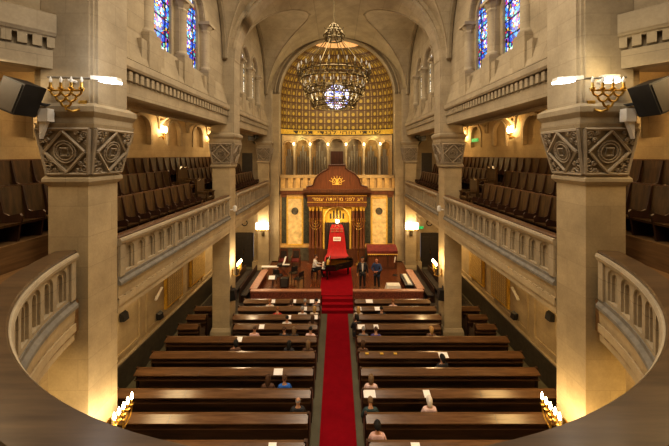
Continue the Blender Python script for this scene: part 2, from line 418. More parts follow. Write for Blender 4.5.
def pier(s, c, lab):
    x = s * 5.25; xu = s * 5.17
    t = thing('stone_pier', lab, 'pier', (x, c, 0), 'piers of the nave')
    b = MB(); frustum(b, x, c, .47, .47, 0, .47, .47, .22); frustum(b, x, c, .47, .47, .22, .42, .42, .36); b.build('pier_base', 'stone_lo', t)
    MB().box(x - .39, x + .39, c - .39, c + .39, .36, 7.62).build('shaft', 'stone_lo', t)
    n = MB(); frustum(n, x, c, .40, .40, 7.60, .46, .46, 7.68); frustum(n, x, c, .46, .46, 7.68, .46, .46, 7.74); frustum(n, x, c, .46, .46, 7.74, .42, .42, 7.80); n.build('necking', 'stone', t)
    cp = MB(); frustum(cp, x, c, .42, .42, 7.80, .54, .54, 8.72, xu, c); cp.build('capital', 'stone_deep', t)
    xm = (x + xu) / 2
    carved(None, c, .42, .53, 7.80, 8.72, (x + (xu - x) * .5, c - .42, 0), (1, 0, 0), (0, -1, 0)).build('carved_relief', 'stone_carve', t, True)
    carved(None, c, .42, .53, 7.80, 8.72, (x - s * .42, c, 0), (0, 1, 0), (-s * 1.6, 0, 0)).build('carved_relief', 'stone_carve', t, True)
    a = MB(); frustum(a, xu, c, .55, .55, 8.72, .57, .57, 8.80); frustum(a, xu, c, .54, .54, 8.80, .54, .54, 8.92); frustum(a, xu, c, .54, .54, 8.92, .60, .60, 9.02); frustum(a, xu, c, .60, .60, 9.02, .60, .60, 9.12); frustum(a, xu, c, .6, .6, 9.12, .5, .5, 9.2); a.build('abacus', 'stone', t)
    # upper shaft with a stepped nave corner
    i, o, k = s * 4.66, s * 5.68, .1
    poly = [(i, c - .5 + k), (i, c + .5 - k), (i + s * .05, c + .5 - k), (i + s * .05, c + .5 - .04), (i + s * k, c + .5 - .04), (i + s * k, c + .5), (o, c + .5), (o, c - .5), (i + s * k, c - .5), (i + s * k, c - .46), (i + s * .05, c - .46), (i + s * .05, c - .5 + k)]
    MB().prism(poly, 'z', 9.15, 12.9).build('upper_shaft', 'stone_hi', t)
    return t
wh = {6.25: 'nearest the curved gallery, carrying a brass candelabrum', 13.97: 'halfway along the nave, rising between the pews', 21.72: 'at the corner of the chancel beside the stage'}
for s in (-1, 1):
    for c in PIERS[1:]: pier(s, c, f'square stone pier on the {side(s)} side, {wh[c]}')

# --- transverse arches of the vault
def ell(a, b, n=28, z0=12.5): return [(a * cos(pi - pi * i / n), z0 + b * sin(pi * i / n)) for i in range(n + 1)]
def rib(name, c, a, b, th, hy, mat='stone_hi'):
    i_, o_ = ell(a, b), ell(a + th, b + th); m = MB()
    for k in range(len(i_) - 1):
        A = [(i_[k][0], c - hy, i_[k][1]), (i_[k + 1][0], c - hy, i_[k + 1][1]), (o_[k + 1][0], c - hy, o_[k + 1][1]), (o_[k][0], c - hy, o_[k][1])]
        m.hexa(A, [(p[0], c + hy, p[2]) for p in A])
    return m
for k, c in enumerate(PIERS[1:3]):
    t = structure(f'trim_{k + 1}', (0, c, 12.5))
    rib('', c, 4.64, 4.0, .5, .36).build('arch_soffit', 'stone_hi', t, True)
    rib('', c, 4.76, 4.14, .6, .48).build('arch_band', 'stone', t, True)

# --- nave vault: barrel with side penetrations
def vault_h(x, y):
    hm = 12.5 + 4.3 * sqrt(max(0, 1 - (x / 4.9) ** 2)); best = hm
    for c in (2.39, 10.11, 17.85, 25.57):
        d = abs(y - c)
        if d < 3.25: best = max(best, 12.5 + 4.05 * sqrt(1 - (d / 3.25) ** 2))
    return best
vm0 = MB(); nx, ny = 90, 230; xs = [4.9 * cos(pi - pi * i / nx) for i in range(nx + 1)]; ys = [YB + (YF + .1 - YB) * j / ny for j in range(ny + 1)]
cl_ = structure('ceiling', (0, 10, 12.5))
def hm_(x): return 12.5 + 4.3 * sqrt(max(0, 1 - (x / 4.9) ** 2))
def dst(x):
    q = (hm_(x) - 12.5) / 4.05
    return 3.25 * sqrt(1 - q * q) if q < 1 else 0.
cs_ = [2.39, 10.11, 17.85]
bounds = [(YB, cs_[0], 0), (cs_[0], cs_[1], 1), (cs_[1], cs_[2], 1), (cs_[2], YF + .1, 2)]
for (ya, yb, md_) in bounds:
    m = MB(); nv = 16
    for x in xs:
        a = ya + dst(x) if md_ else ya; b = yb - dst(x) if md_ < 2 else yb
        m.v += [(x, a + (b - a) * j / nv, hm_(x)) for j in range(nv + 1)]
    m.f = [(i * (nv + 1) + j, i * (nv + 1) + j + 1, (i + 1) * (nv + 1) + j + 1, (i + 1) * (nv + 1) + j) for i in range(nx) for j in range(nv)]
    m.build('vault_web', 'vault', cl_, True)
for c in cs_:
    for s in (-1, 1):
        X_ = [s * 4.9 * cos(pi / 2 * i / 60) for i in range(61)]; X_ = [x for x in X_ if dst(x) > 0] + [s * 4.9 * sqrt(1 - (4.05 / 4.3) ** 2)]
        m = MB(); nv = 36
        for x in X_:
            d = dst(x); pts = [-d * cos(pi * j / nv) for j in range(nv + 1)]
            m.v += [(x, c + q, 12.5 + 4.05 * sqrt(max(0, 1 - (q / 3.25) ** 2))) for q in pts]
        m.f = [(i * (nv + 1) + j, i * (nv + 1) + j + 1, (i + 1) * (nv + 1) + j + 1, (i + 1) * (nv + 1) + j) for i in range(len(X_) - 1) for j in range(nv)]
        m.build('lunette_web', 'vault_lun', cl_, True)
        for e in (-1, 1): MB().tube([(x, c + e * dst(x), hm_(x)) for x in X_], .045, 5).build('groin_edge', 'stone_hi', cl_, True)
for s in (-1, 1): MB().box(*sorted((s * 5.75, s * 5.95)), 5.9, YF + .3, 9.5, 18).build('outer_shell', 'stone', cl_)
MB().box(-6, 6, YB, YF + .3, 17.9, 18.1).build('outer_shell', 'stone', cl_)
for s in (-1, 1):
    MB().box(*sorted((s * 4.9, s * 7.7)), YB, 5.7, 13.2, 13.4).build('outer_shell', 'stone', cl_)
    MB().box(*sorted((s * 7.5, s * 7.7)), YB, 6.3, 11.0, 13.4).build('outer_shell', 'stone', cl_)
    for c in PIERS[1:]: MB().box(*sorted((s * 4.93, s * 5.76)), c - .66, c + .66, 12.46, 17.9).build('vault_springer', 'stone_hi', cl_)
    for c in (10.11, 17.85):
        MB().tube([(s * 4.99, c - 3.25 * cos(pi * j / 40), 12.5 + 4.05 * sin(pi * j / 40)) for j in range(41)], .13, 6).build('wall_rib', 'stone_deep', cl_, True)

# --- clerestory walls, windows, cornices
def crenel(mb, s, y0, y1, z0, z1, xa, xb, pitch):
    n = int((y1 - y0) / pitch); p = (y1 - y0) / n; pts = [(s * 5.3, y1), (s * 5.3, y0)]
    for k in range(n):
        a = y0 + k * p
        pts += [(s * xb, a), (s * xb, a + p * .45), (s * xa, a + p * .45), (s * xa, a + p)]
    mb.prism(pts, 'z', z0, z1)
wn = 1
for s in (-1, 1):
    wc = structure(f'wall_{side(s)}_clerestory', (s * 5.1, 10, 10.5)); mp = smap(s, 5.1)
    for c0, y0, y1 in ((9.87, 6.72, 13.5), (17.6, 14.44, 21.25)):
        pan = MB(); inner = MB()
        cs = (c0 - .9, c0 + .9)
        arch_panel(pan, y0, c0, 11.3, 17.2, cs[0], .72, 11.3, 13.25, 0, .16, mp, 14, 1.25)
        arch_panel(pan, c0, y1, 11.3, 17.2, cs[1], .72, 11.3, 13.25, 0, .16, mp, 14, 1.25)
        pan.build('window_wall', 'stone', wc)
        for q in cs: arch_panel(inner, q - .75, q + .75, 11.2, 15.2, q, .56, 11.4, 13.3, .16, .1, mp, 14, 1.2)
        inner.build('window_reveal', 'stone', wc)
        MB().box(*sorted((s * 5.7, s * 5.9)), y0, y1, 9.5, 17.2).build('outer_leaf', 'stone', wc) if 0 else None
        # sloped sill and stepped blocks
        sl = MB(); sl.prism([(s * 4.88, 10.47), (s * 5.1, 11.3), (s * 5.75, 11.3), (s * 5.75, 10.47)], 'y', y0, y1); sl.build('sloping_sill', 'stone', wc)
        for q in (c0 - 1.8, c0, c0 + 1.8):
            st = MB(); st.box(*sorted((s * 4.88, s * 5.3)), q - .26, q + .26, 10.47, 11.42); st.box(*sorted((s * 4.93, s * 5.3)), q - .5, q + .5, 10.47, 11.16); st.build('stepped_block', 'stone', wc)
        if y1 < 6: continue
        # enclosing window (structure) : panes and columns
        W = structure(f'window_{wn}', (s * 5.1, c0, 11.4)); wn += 1
        for q in cs:
            g = MB(); ol = outline(q, .58, 11.4, 13.3, 14, 1.2); g.add([mp(a, b, .25) for a, b in ol], [tuple(range(len(ol)))])
            P = g.build('stained_pane', 'glass' if y0 < 10 else 'glass_pale', W, loc=mp(q, 12.5, .25))
            ld = MB()
            for zz in (11.9, 12.4, 12.9, 13.4): ld.box(*sorted((s * 5.325, s * 5.345)), q - .55, q + .55, zz - .012, zz + .012)
            for uu in (-.34, .34): ld.box(*sorted((s * 5.325, s * 5.345)), q + uu - .012, q + uu + .012, 11.4, 13.7)
            ld.build('lead_bars', 'black', W)
        for q in (c0 - 1.78, c0, c0 + 1.78):
            cx = s * 5.12
            cl = MB(); cl.lathe([(.23, 11.42), (.23, 11.5), (.18, 11.56), (.165, 11.6), (.16, 12.85), (.18, 12.9)], (cx, q, 0), 12); co = cl.build('window_column', 'stone_hi', W, True)
            ca = MB(); ca.lathe([(.17, 12.86), (.20, 12.93), (.18, 12.98), (.28, 13.16)], (cx, q, 0), 8); ca.box(cx - .28, cx + .28, q - .28, q + .28, 13.16, 13.27); ca.build('column_capital', 'stone_hi', co)
        for q in cs:   # arch roll mouldings
            rm = MB(); rm.tube([mp(a, b, -.01) for a, b in outline(q, .8, 13.25, 13.25, 14, 1.22)], .055, 6); rm.build('arch_roll', 'stone_hi', W, True)
    # cornices between piers
    for k, (y0, y1) in enumerate(((6.72, 13.5), (14.44, 21.25))):
        t = structure(f'trim_{10 + k + (0 if s < 0 else 3)}', (s * 4.8, (y0 + y1) / 2, 9.5))
        X = lambda a, b: sorted((s * a, s * b))
        MB().box(*X(4.93, 5.75), y0, y1, 9.58, 9.93).build('fascia', 'stone', t)
        MB().box(*X(4.99, 5.75), y0, y1, 9.93, 10.22).build('dentil_bed', 'stone', t)
        d = MB(); crenel(d, s, y0, y1, 9.95, 10.17, 4.86, 4.98, .21); d.build('dentil_course', 'stone', t)
        l = MB(); l.prism([(s * 4.83, 10.2), (s * 4.80, 10.26), (s * 4.80, 10.42), (s * 4.98, 10.5), (s * 5.75, 10.5), (s * 5.75, 10.2)], 'y', y0, y1); l.build('cornice_ledge', 'stone_hi', t)

# --- gallery ceilings (groined)
def gal_h(x, y):
    hx = 9.32 + .7 * sqrt(max(0, 1 - ((x - 6.2) / 1.34) ** 2)); c = N0 + NP * round((y - N0) / NP); d = abs(y - c)
    hy = 9.3 + 1.15 * sqrt(max(0, 1 - (d / 1.165) ** 2)) 
    return max(hx, hy)
for s in (-1, 1):
    g = MB(); nx, ny = 30, 220; xs = [4.95 + 2.56 * i / nx for i in range(nx + 1)]; ys = [5.85 + (22.1 - 5.85) * j / ny for j in range(ny + 1)]
    g.add([(s * x, y, max(gal_h(x, y), 9.6) if x < 5.5 else gal_h(x, y)) for y in ys for x in xs], [(j * (nx + 1) + i, j * (nx + 1) + i + 1, (j + 1) * (nx + 1) + i + 1, (j + 1) * (nx + 1) + i) for j in range(ny) for i in range(nx)])
    tag(g.build(f'ceiling_{side(s)}_gallery', 'stone_lo', smooth=True), kind='structure')

for s in (-1, 1):
    t = structure(f'trim_{40 + (s > 0)}', (s * 7.4, 14, 9.3)); k = -2
    while N0 + NP * (k + .5) < 21.8:
        yy = N0 + NP * (k + .5); k += 1
        MB().tube([(s * x, yy, gal_h(x, yy + .0) - .01) for x in [7.46 - 1.9 * i / 14 for i in range(15)]], .075, 6).build('vault_rib', 'stone', t, True)
        MB().tube([(s * 7.45, yy + NP / 2 - 1.12 * cos(pi * i / 16), 9.3 + 1.12 * sin(pi * i / 16)) for i in range(17)], .06, 6).build('wall_arch', 'stone', t, True)
# --- gallery slabs and tiers
arc = [(RC * sin(a), CC - RC * cos(a)) for a in [R(-78 + 156 * i / 60) for i in range(61)]]   # curved front in plan
for s in (-1, 1):
    X = lambda a, b: sorted((s * a, s * b)); g = structure(f'floor_{side(s)}_gallery', (s * 6.2, 12, 5.3))
    MB().box(*X(4.93, WX), 5.9, 22, 4.75, 5.3).build('slab', 'stone_lo', g)
    MB().box(*X(5.2, WX), 3.3, 21.9, 5.3, 6.0).build('lower_tier', 'gal_floor', g)
    MB().box(*X(6.15, WX), 3.3, 21.9, 6.0, 6.5).build('middle_tier', 'gal_floor', g)
    MB().box(*X(6.95, WX), 3.3, 21.9, 6.5, 7.02).build('upper_tier', 'gal_floor', g)
# rear gallery floor: band outside the curved front
rg = MB()
for i in range(len(arc) - 1):
    a, b = arc[i], arc[i + 1]
    def out(p):
        if abs(p[0]) > 4.2: return (math.copysign(WX, p[0]), p[1])
        return (p[0] * 1.785, YB)
    rg.hexa([(*a, 4.8), (*b, 4.8), (*out(b), 4.8), (*out(a), 4.8)], [(*a, 5.4), (*b, 5.4), (*out(b), 5.4), (*out(a), 5.4)])
tag(rg.build('floor_rear_gallery', 'gal_floor'), kind='structure')

# --- balustrades
def balustrade(name, lab, Mp, L, cells, rail_mat, loc, fascia_us, rail_prof=None):
    """cells: list of (width, kind) with kind 'a' arch niche or 'p' pilaster"""
    t = thing(name, lab, 'balustrade', loc, 'gallery balustrades')
    m = MB(); u = 0; tot = sum(c[0] for c in cells); k = L / tot
    for wd, kd in cells:
        wd *= k
        if kd == 'a':
            c = u + wd / 2; hw = wd * .36
            arch_panel(m, u, u + wd, 5.48, 6.2, c, hw, 5.55, 6.0, 0, .035, Mp, 8)
            a, b = outline(c, hw, 5.55, 6.0, 8), outline(c, hw * .66, 5.55, 5.98, 8)
            arch_ring(m, a, b, .035, .035, Mp)
            arch_panel(m, 0, 1, 0, 1, c, hw * .66, 5.55, 5.98, .035, .045, Mp, 8, back=True, front=False)
        else:
            pts = [(u, 0), (u + wd * .12, 0), (u + wd * .12, -.04), (u + wd * .88, -.04), (u + wd * .88, 0), (u + wd, 0)]
            for (a, b) in zip(pts[:-1], pts[1:]): m.add([Mp(a[0], 5.48, a[1]), Mp(b[0], 5.48, b[1]), Mp(b[0], 6.2, b[1]), Mp(a[0], 6.2, a[1])], [(0, 1, 2, 3)])
        u += wd
    m.build('arcaded_panel', 'stone', t)
    us = fascia_us
    MB().sweep([(5.48, .02), (6.22, .02 + .12), (6.22, .2), (5.48, .2)], us, Mp).build('panel_back', 'stone', t) if 0 else None
    MB().sweep([(5.3, .22), (5.3, -.07), (5.36, -.07), (5.42, -.02), (5.49, -.02), (5.49, .22)], us, Mp).build('plinth_ledge', 'ledge', t)
    MB().sweep([(6.17, .24), (6.17, -.01), (6.22, -.06), (6.28, -.08), (6.335, -.06), (6.335, .24)], us, Mp).build('stone_coping', 'stone_hi', t)
    if rail_prof: MB().sweep(rail_prof, us, Mp).build('wooden_rail', rail_mat, t)
    MB().sweep([(4.68, .2), (4.68, .0), (4.85, .0), (4.85, -.03), (5.0, -.03), (5.0, -.0), (5.3, -.02), (5.3, .2)], us, Mp).build('fascia', 'stone_lo', t)
    return t
for s in (-1, 1):
    for (y0, y1, nm) in ((6.66, 13.56, 'between the two nearer piers'), (14.38, 21.3, 'between the middle pier and the chancel')):
        cells = []
        for g in range(3): cells += [(.18, 'p')] + [(.41, 'a')] * 5
        cells += [(.18, 'p')]
        t = balustrade('gallery_balustrade', f'straight stone balustrade with arched niches, {side(s)} gallery, {nm}', (lambda s, y0: lambda u, v, w: (s * (4.86 + w), y0 + u, v))(s, y0), y1 - y0, cells, 'stall_hi',
                   (s * 4.86, (y0 + y1) / 2, 4.7), [0, (y1 - y0)], [(6.335, .2), (6.335, -.0), (6.37, -.01), (6.395, .02), (6.395, .2)])
        d = MB(); n = 34; p = (y1 - y0) / n; pts = [(s * 4.95, y1), (s * 4.95, y0)]
        for k in range(n):
            a = y0 + k * p; pts += [(s * 4.835, a), (s * 4.835, a + p * .7), (s * 4.86, a + p * .7), (s * 4.86, a + p)]
        d.prism(pts, 'z', 4.97, 5.03); d.build('dentil_strip', 'stone_lo', t)
a0 = R(76.6)
def cmap(u, v, w):
    a = -a0 + u / RC; r = RC + w
    return (r * sin(a), CC - r * cos(a), v)
Lc = 2 * a0 * RC
cells = []
for g in range(6): cells += [(.2, 'p')] + [(.43, 'a')] * 5
cells += [(.2, 'p')]
balustrade('curved_gallery_balustrade', 'curved stone balustrade of the rear gallery with wide brown wooden rail', cmap, Lc, cells, 'rail', (0, CC - RC, 4.7), [Lc * i / 72 for i in range(73)],
           [(6.335, -.03), (6.37, -.04), (6.395, -.02), (6.395, .30), (6.37, .32), (6.335, .32)])
dk = thing('sloping_book_desk', 'wide brown wooden desk running behind the curved balustrade rail', 'desk', (0, CC - RC - .5, 5.4))
us = [Lc * (.1 + .8 * i / 60) for i in range(61)]
MB().sweep([(6.30, .33), (6.12, .78), (6.09, .78), (6.26, .33)], us, cmap).build('desk_top', 'rail', dk)
MB().sweep([(6.26, .26), (6.26, .36), (5.4, .36), (5.4, .26)], us, cmap).build('desk_support', 'rail', dk)
# curved soffit under rear gallery front, upper rear gallery fascias
for s in (-1, 1):
    t = structure(f'trim_{20 + (s > 0)}', (s * 5.5, 5.6, 10))
    ctr = (-9.2 * s * -1 if 0 else s * 2.2, 9.0)
    def um(u, v, w, s=s):
        a = R(45) ; p0 = (5.42, 5.78); d = (cos(R(-50)), sin(R(-50)))
        x = p0[0] + d[0] * u + .06 * u * u + w * sin(R(50)); y = p0[1] + d[1] * u + w * cos(R(50))
        return (s * x, y, v)
    us2 = [3.2 * i / 14 for i in range(15)]
    so = [um(u, 9.86, .1) for u in [2.6 * i / 10 for i in range(11)]]; MB().prism([(p[0], p[1]) for p in so] + [(s * 7.6, so[-1][1]), (s * 7.6, 6.0), (s * 5.4, 6.0)], 'z', 9.86, 9.98).build('soffit', 'stone_lo', t)
    MB().sweep([(9.85, .3), (9.85, 0), (10.2, 0), (10.2, .3)], us2, um).build('fascia', 'stone', t)
    MB().sweep([(10.2, .3), (10.2, .08), (10.48, .08), (10.48, .3)], us2, um).build('dentil_bed', 'stone_deep', t)
    dd = MB(); n = 17
    for k in range(n):
        u0 = 3.2 * k / n; u1 = u0 + 3.2 / n * .66
        A = [um(u0, 10.24, -.03), um(u1, 10.24, -.03), um(u1, 10.24, .12), um(u0, 10.24, .12)]; B = [(p[0], p[1], 10.42) for p in A]; dd.hexa(A, B)
    dd.sweep([(10.42, .12), (10.42, -.03), (10.46, -.03), (10.46, .12)], us2, um)
    dd.build('dentil_course', 'stone', t)
    MB().sweep([(10.9, .3), (10.9, .2), (13.3, .2), (13.3, .3)], us2, um).build('upper_wall', 'stone', t)
    MB().sweep([(10.46, .3), (10.46, -.06), (10.52, -.1), (10.86, -.1), (10.9, -.02), (10.9, .3)], us2, um).build('parapet', 'stone_hi', t)

# --- chancel wall with the apse arch, side doors
cw = structure('wall_chancel', (0, YF, 0)); mp = lambda u, v, w: (u, YF + w, v)
m = MB(); arch_panel(m, -7.7, 7.7, 5.66, 17.5, 0, 4.16, 5.66, 12.5, 0, .25, mp, 40); m.box(-7.7, -4.16, YF, YF + .25, 4.0, 5.66); m.box(4.16, 7.7, YF, YF + .25, 4.0, 5.66)
m.build('arch_wall', 'stone', cw)
for (r, t_, d, mt) in ((4.26, .09, 0, 'stone_hi'), (4.42, .05, -.0, 'stone_deep'), (4.56, .08, 0, 'stone')):
    MB().tube([(a, YF - .02 + d, b) for a, b in outline(0, r, 5.7, 12.5, 48)], t_, 6).build('arch_moulding', mt, cw, True)
lw = MB(); lw.box(-6.1, 6.1, YF, YF + .25, 0, 4.0); lw.box(-4.16, 4.16, YF, YF + .25, 4.0, 5.66); lw.build('lower_wall', 'marble_band', cw)
for s in (-1, 1):
    d = MB(); arch_panel(d, *sorted((s * 6.1, s * 7.5)), 2.5, 4.0, s * 6.8, .56, 2.5, 3.05, 0, .12, mp, 12, back=True); d.build('door_surround', 'stone_lo', cw)
    MB().ring((s * 6.8, YF + .08, 3.2), .2, .04, 'y', 20).build('roundel', 'dark_line', cw, True)
    D = structure(f'door_{1 if s < 0 else 2}', (s * 6.8, YF, 0))
    MB().box(*sorted((s * 6.15, s * 7.45)), YF - .0, YF + .08, 0, 2.5).build('door_leaf', 'grey_door', D)
    for a in (6.3, 6.85): MB().box(*sorted((s * a, s * (a + .45))), YF - .03, YF, .3, 2.2).build('door_panel', 'grey_door', D)
    MB().box(*sorted((s * 6.81, s * 6.84)), YF - .06, YF, 1.0, 1.2).build('door_handle', 'brass', D)
    D2 = structure(f'door_{3 if s < 0 else 4}', (s * 6.6, YF, 6.5))
    MB().box(*sorted((s * 6.2, s * 6.95)), YF - .04, YF, 6.6, 8.35).build('door_leaf', 'grey_door', D2)
    MB().box(*sorted((s * 6.3, s * 6.85)), YF - .06, YF - .04, 6.8, 8.2).build('door_panel', 'grey_door', D2)
    # chancel-side pale pilaster facing the nave
    p = structure(f'trim_{30 + (s > 0)}', (s * 5.3, 21.6, 0))
    MB().box(*sorted((s * 4.2, s * 6.05)), 21.78, YF, 0, 5.6).build('pilaster', 'stone_lo', p)
    MB().box(*sorted((s * 4.2, s * 4.82)), 21.7, YF, 5.3, 12.6).build('jamb', 'stone_lo', p)
    MB().box(*sorted((s * 4.15, s * 6.1)), 21.55, YF, 0, .5).build('plinth', 'stone_lo', p)

# green marble strips, honey marble panels with medallions, bands
for s in (-1, 1):
    for (a, b) in ((2.05, 2.45), (3.72, 4.05)):
        MB().box(*sorted((s * a, s * b)), YF - .05, YF, 1.75, 5.1).build('green_marble_strip', 'gmarble', cw)
        MB().box(*sorted((s * (a - .03), s * (b + .03))), YF - .08, YF, 5.1, 5.3).build('strip_cap', 'ark_wood', cw)
    MB().box(*sorted((s * 2.5, s * 3.68)), YF - .03, YF, 1.6, 5.1).build('marble_panel', 'marble', cw)
    fr = MB()
    for (a, b, z0, z1) in ((2.5, 3.68, 1.6, 1.68), (2.5, 3.68, 5.02, 5.1), (2.5, 2.58, 1.68, 5.02), (3.6, 3.68, 1.68, 5.02)): fr.box(*sorted((s * a, s * b)), YF - .06, YF - .03, z0, z1)
    fr.build('panel_border', 'gilt', cw)
    md = MB().ring((s * 3.08, YF - .05, 4.1), .22, .045, 'y', 20).ring((s * 3.08, YF - .05, 4.1), .12, .03, 'y', 16); md.tube([(s * 3.08, YF - .03, 4.1), (s * 3.08, YF - .06, 4.1)], .26, 20)
    md.build('medallion', 'dado', cw, True)
    MB().box(*sorted((s * 1.1, s * 4.15)), YF - .09, YF, .5, 1.45).build('dark_dado', 'dado', cw)
    MB().box(*sorted((s * 1.1, s * 4.15)), YF - .12, YF, 1.45, 1.58).build('dado_rail', 'marble_band', cw)
MB().box(-4.16, 4.16, YF - .1, YF, 5.32, 5.62).build('wood_band', 'ark_wood', cw)
# choir balustrade over the ark
cb = thing('choir_balustrade', 'stone balustrade with square openings above the ark', 'balustrade', (0, YF - .1, 5.62))
MB().box(-4.16, 4.16, YF - .16, YF + .2, 5.6, 5.8).build('base_rail', 'stone_gold', cb)
MB().box(-4.16, 4.16, YF - .16, YF + .2, 6.52, 6.74).build('top_rail', 'stone_gold', cb)
MB().box(-4.16, 4.16, YF + .02, YF + .12, 5.8, 6.52).build('back_panel', 'stone_gold', cb)
x = -4.1
k = 0
while x < 4.1:
    wd = .34 if k % 2 == 0 else .2
    if k % 2 == 0: MB().box(x, x + wd, YF - .14, YF + .05, 5.78, 6.54).build('baluster', 'marble_band', cb)
    x += wd; k += 1

# --- apse: frieze, arcade, gold semi-dome
AD = 1.65
def ye(x, r=4.16, d=AD): return YF + .25 + d * sqrt(max(0, 1 - (x / r) ** 2))
ap = structure('wall_apse', (0, YF + 1, 6.7))
edges = [-4.13, -3.3, -2.1, -.71, .71, 2.1, 3.3, 4.13]
am = lambda u, v, w: (u, ye(u) + w, v)
m = MB()
for i in range(7):
    a, b = edges[i], edges[i + 1]; c = (a + b) / 2; hw = (b - a) / 2 - .11
    # subdivided in u by the arch itself
    arch_panel(m, a, b, 6.4, 9.78, c, hw, 6.4, 8.95, 0, .22, am, 12)
m.build('arcade', 'stone_gold', ap)
bw = MB(); xs = [-4.16 + 8.32 * i / 30 for i in range(31)]
bw.add([(x, ye(x) + .75, z) for x in xs for z in (6.0, 9.9)], [(2 * i, 2 * i + 2, 2 * i + 3, 2 * i + 1) for i in range(30)]); bw.add([(x, ye(x) + .75, 6.42) for x in xs] + [(x, YF + .1, 6.42) for x in xs], [(i, i + 1, 32 + i, 31 + i) for i in range(30)])
bw.build('niche_back', 'marble_band', ap)
for i in range(7):
    a, b = edges[i], edges[i + 1]; c = (a + b) / 2; hw = (b - a) / 2 - .1
    MB().tube([am(*p, -.02) for p in outline(c, hw, 8.95, 8.95, 12)], .06, 6).build('arch_roll', 'stone_gold', ap, True)
for e in edges[1:-1]:
    cl = MB().lathe([(.15, 6.42), (.15, 6.6), (.1, 6.66), (.085, 8.6), (.12, 8.66)], (e, ye(e) - .1, 0), 10).build('arcade_column', 'stone_lo', ap, True)
    MB().lathe([(.1, 8.62), (.14, 8.75), (.2, 8.92), (.2, 8.98)], (e, ye(e) - .1, 0), 8).build('column_capital', 'stone_lo', cl)
fz = MB(); xs = [-4.16 * cos(pi * i / 40) for i in range(41)]
fz.sweep([(9.74, .3), (9.74, -.02), (10.22, -.02), (10.22, .3)], xs, am); fz.build('frieze', 'gilt', ap)
for z in (9.76, 10.2): MB().sweep([(z - .03, .1), (z - .03, -.05), (z + .03, -.05), (z + .03, .1)], xs, am).build('frieze_border', 'dark_line', ap)
tx = text_mesh('דימת ידגנל יהוה יתיוש', .44, .008)
for v in tx.vertices:
    x = v.co.x * 1.75; z = v.co.y * .95; v.co = Vector((x, ye(x) - .035 - v.co.z - YF - 1, z + 9.97 - 6.7))
tx.materials.append(M['dark_line']); o = bpy.data.objects.new('inscription', tx); COL.objects.link(o); o.parent = ap
# dome
dm = MB(); dm.uv = []; nphi, nv = 72, 60; ph = [pi * i / nphi for i in range(nphi + 1)]; NC = 20
prof = [(1., 10.2 + 2.3 * j / 14) for j in range(14)] + [(cos(pi / 2 * j / 40), 12.5 + 4.18 * sin(pi / 2 * j / 40)) for j in range(31)]
for (k_, z) in prof:
    for p in ph:
        dm.v.append((4.16 * k_ * cos(p), YF + .25 + AD * k_ * sin(p), z)); dm.uv.append((NC * p / pi + .5, (z - 10.2) / .52))
W_ = nphi + 1
for j in range(len(prof) - 1):
    for i in range(nphi): dm.f.append((j * W_ + i, j * W_ + i + 1, (j + 1) * W_ + i + 1, (j + 1) * W_ + i))
dome = structure('ceiling_apse', (0, YF + .25, 10.2)); dm.build('gold_mosaic_dome', 'mosaic', dome, True)
cap = MB(); prof2 = [(cos(pi / 2 * j / 40), 12.5 + 4.18 * sin(pi / 2 * j / 40)) for j in range(30, 41)]
for (k_, z) in prof2:
    for p in ph: cap.v.append((4.16 * k_ * cos(p), YF + .25 + AD * k_ * sin(p), z))
for j in range(10):
    for i in range(nphi): cap.f.append((j * W_ + i, j * W_ + i + 1, (j + 1) * W_ + i + 1, (j + 1) * W_ + i))
M['crown'] = simple('glowing_crown', (.85, .52, .24), .6, emit=(1, .5, .2), es=.45); cap.build('dome_crown', 'crown', dome)  # orange light on the dome crown, put into colour and emission
for i in range(0):   # thin ribs
    p = pi * i / 26
    MB().tube([(4.16 * k_ * cos(p), YF + .24 + AD * k_ * sin(p), z) for (k_, z) in prof[::3]], .018, 4).build('dome_rib', 'dark_line', dome)
# rose window
rw_ = structure('window_9', (0, YF + 1.6, 12.8)); ry = YF + 1.78; rz = 12.8
rim = [(1.02 * cos(2 * pi * i / 32), ry, rz + 1.02 * sin(2 * pi * i / 32)) for i in range(32)]
MB().add(rim, [tuple(range(32))]).build('rose_glass', 'glass_rose', rw_, loc=(0, ry, rz))
q = MB().ring((0, ry - .03, rz), 1.04, .07, 'y', 32); q.build('rose_frame', 'dark_line', rw_, True)
q = MB().ring((0, ry - .02, rz), .62, .025, 'y', 28).ring((0, ry - .02, rz), .3, .025, 'y', 20)
for k in range(12):
    a = 2 * pi * k / 12; q.tube([(.3 * cos(a), ry - .02, rz + .3 * sin(a)), (1.02 * cos(a), ry - .02, rz + 1.02 * sin(a))], .02, 4)
for k in range(6):
    a, b = 2 * pi * k / 6 + pi / 6, 2 * pi * (k + 2) / 6 + pi / 6; q.tube([(.6 * cos(a), ry - .02, rz + .6 * sin(a)), (.6 * cos(b), ry - .02, rz + .6 * sin(b))], .018, 4)
q.build('tracery', 'dark_line', rw_)
for k in range(12):
    a = 2 * pi * (k + .5) / 12; MB().add([(.82 * cos(a) + .14 * cos(2 * pi * j / 10), ry - .015, rz + .82 * sin(a) + .14 * sin(2 * pi * j / 10)) for j in range(10)], [tuple(range(10))]).build('glass_petal', 'rose_petal', rw_)
for k in range(6):
    a = 2 * pi * k / 6; MB().add([(.32 * cos(a) + .12 * cos(2 * pi * j / 10), ry - .015, rz + .32 * sin(a) + .12 * sin(2 * pi * j / 10)) for j in range(10)], [tuple(range(10))]).build('glass_petal', 'rose_petal', rw_)
# apse outer shell to keep light in
MB().box(-4.6, 4.6, YF + 2.5, YF + 2.6, 6, 17).build('outer_shell', 'stone', ap)

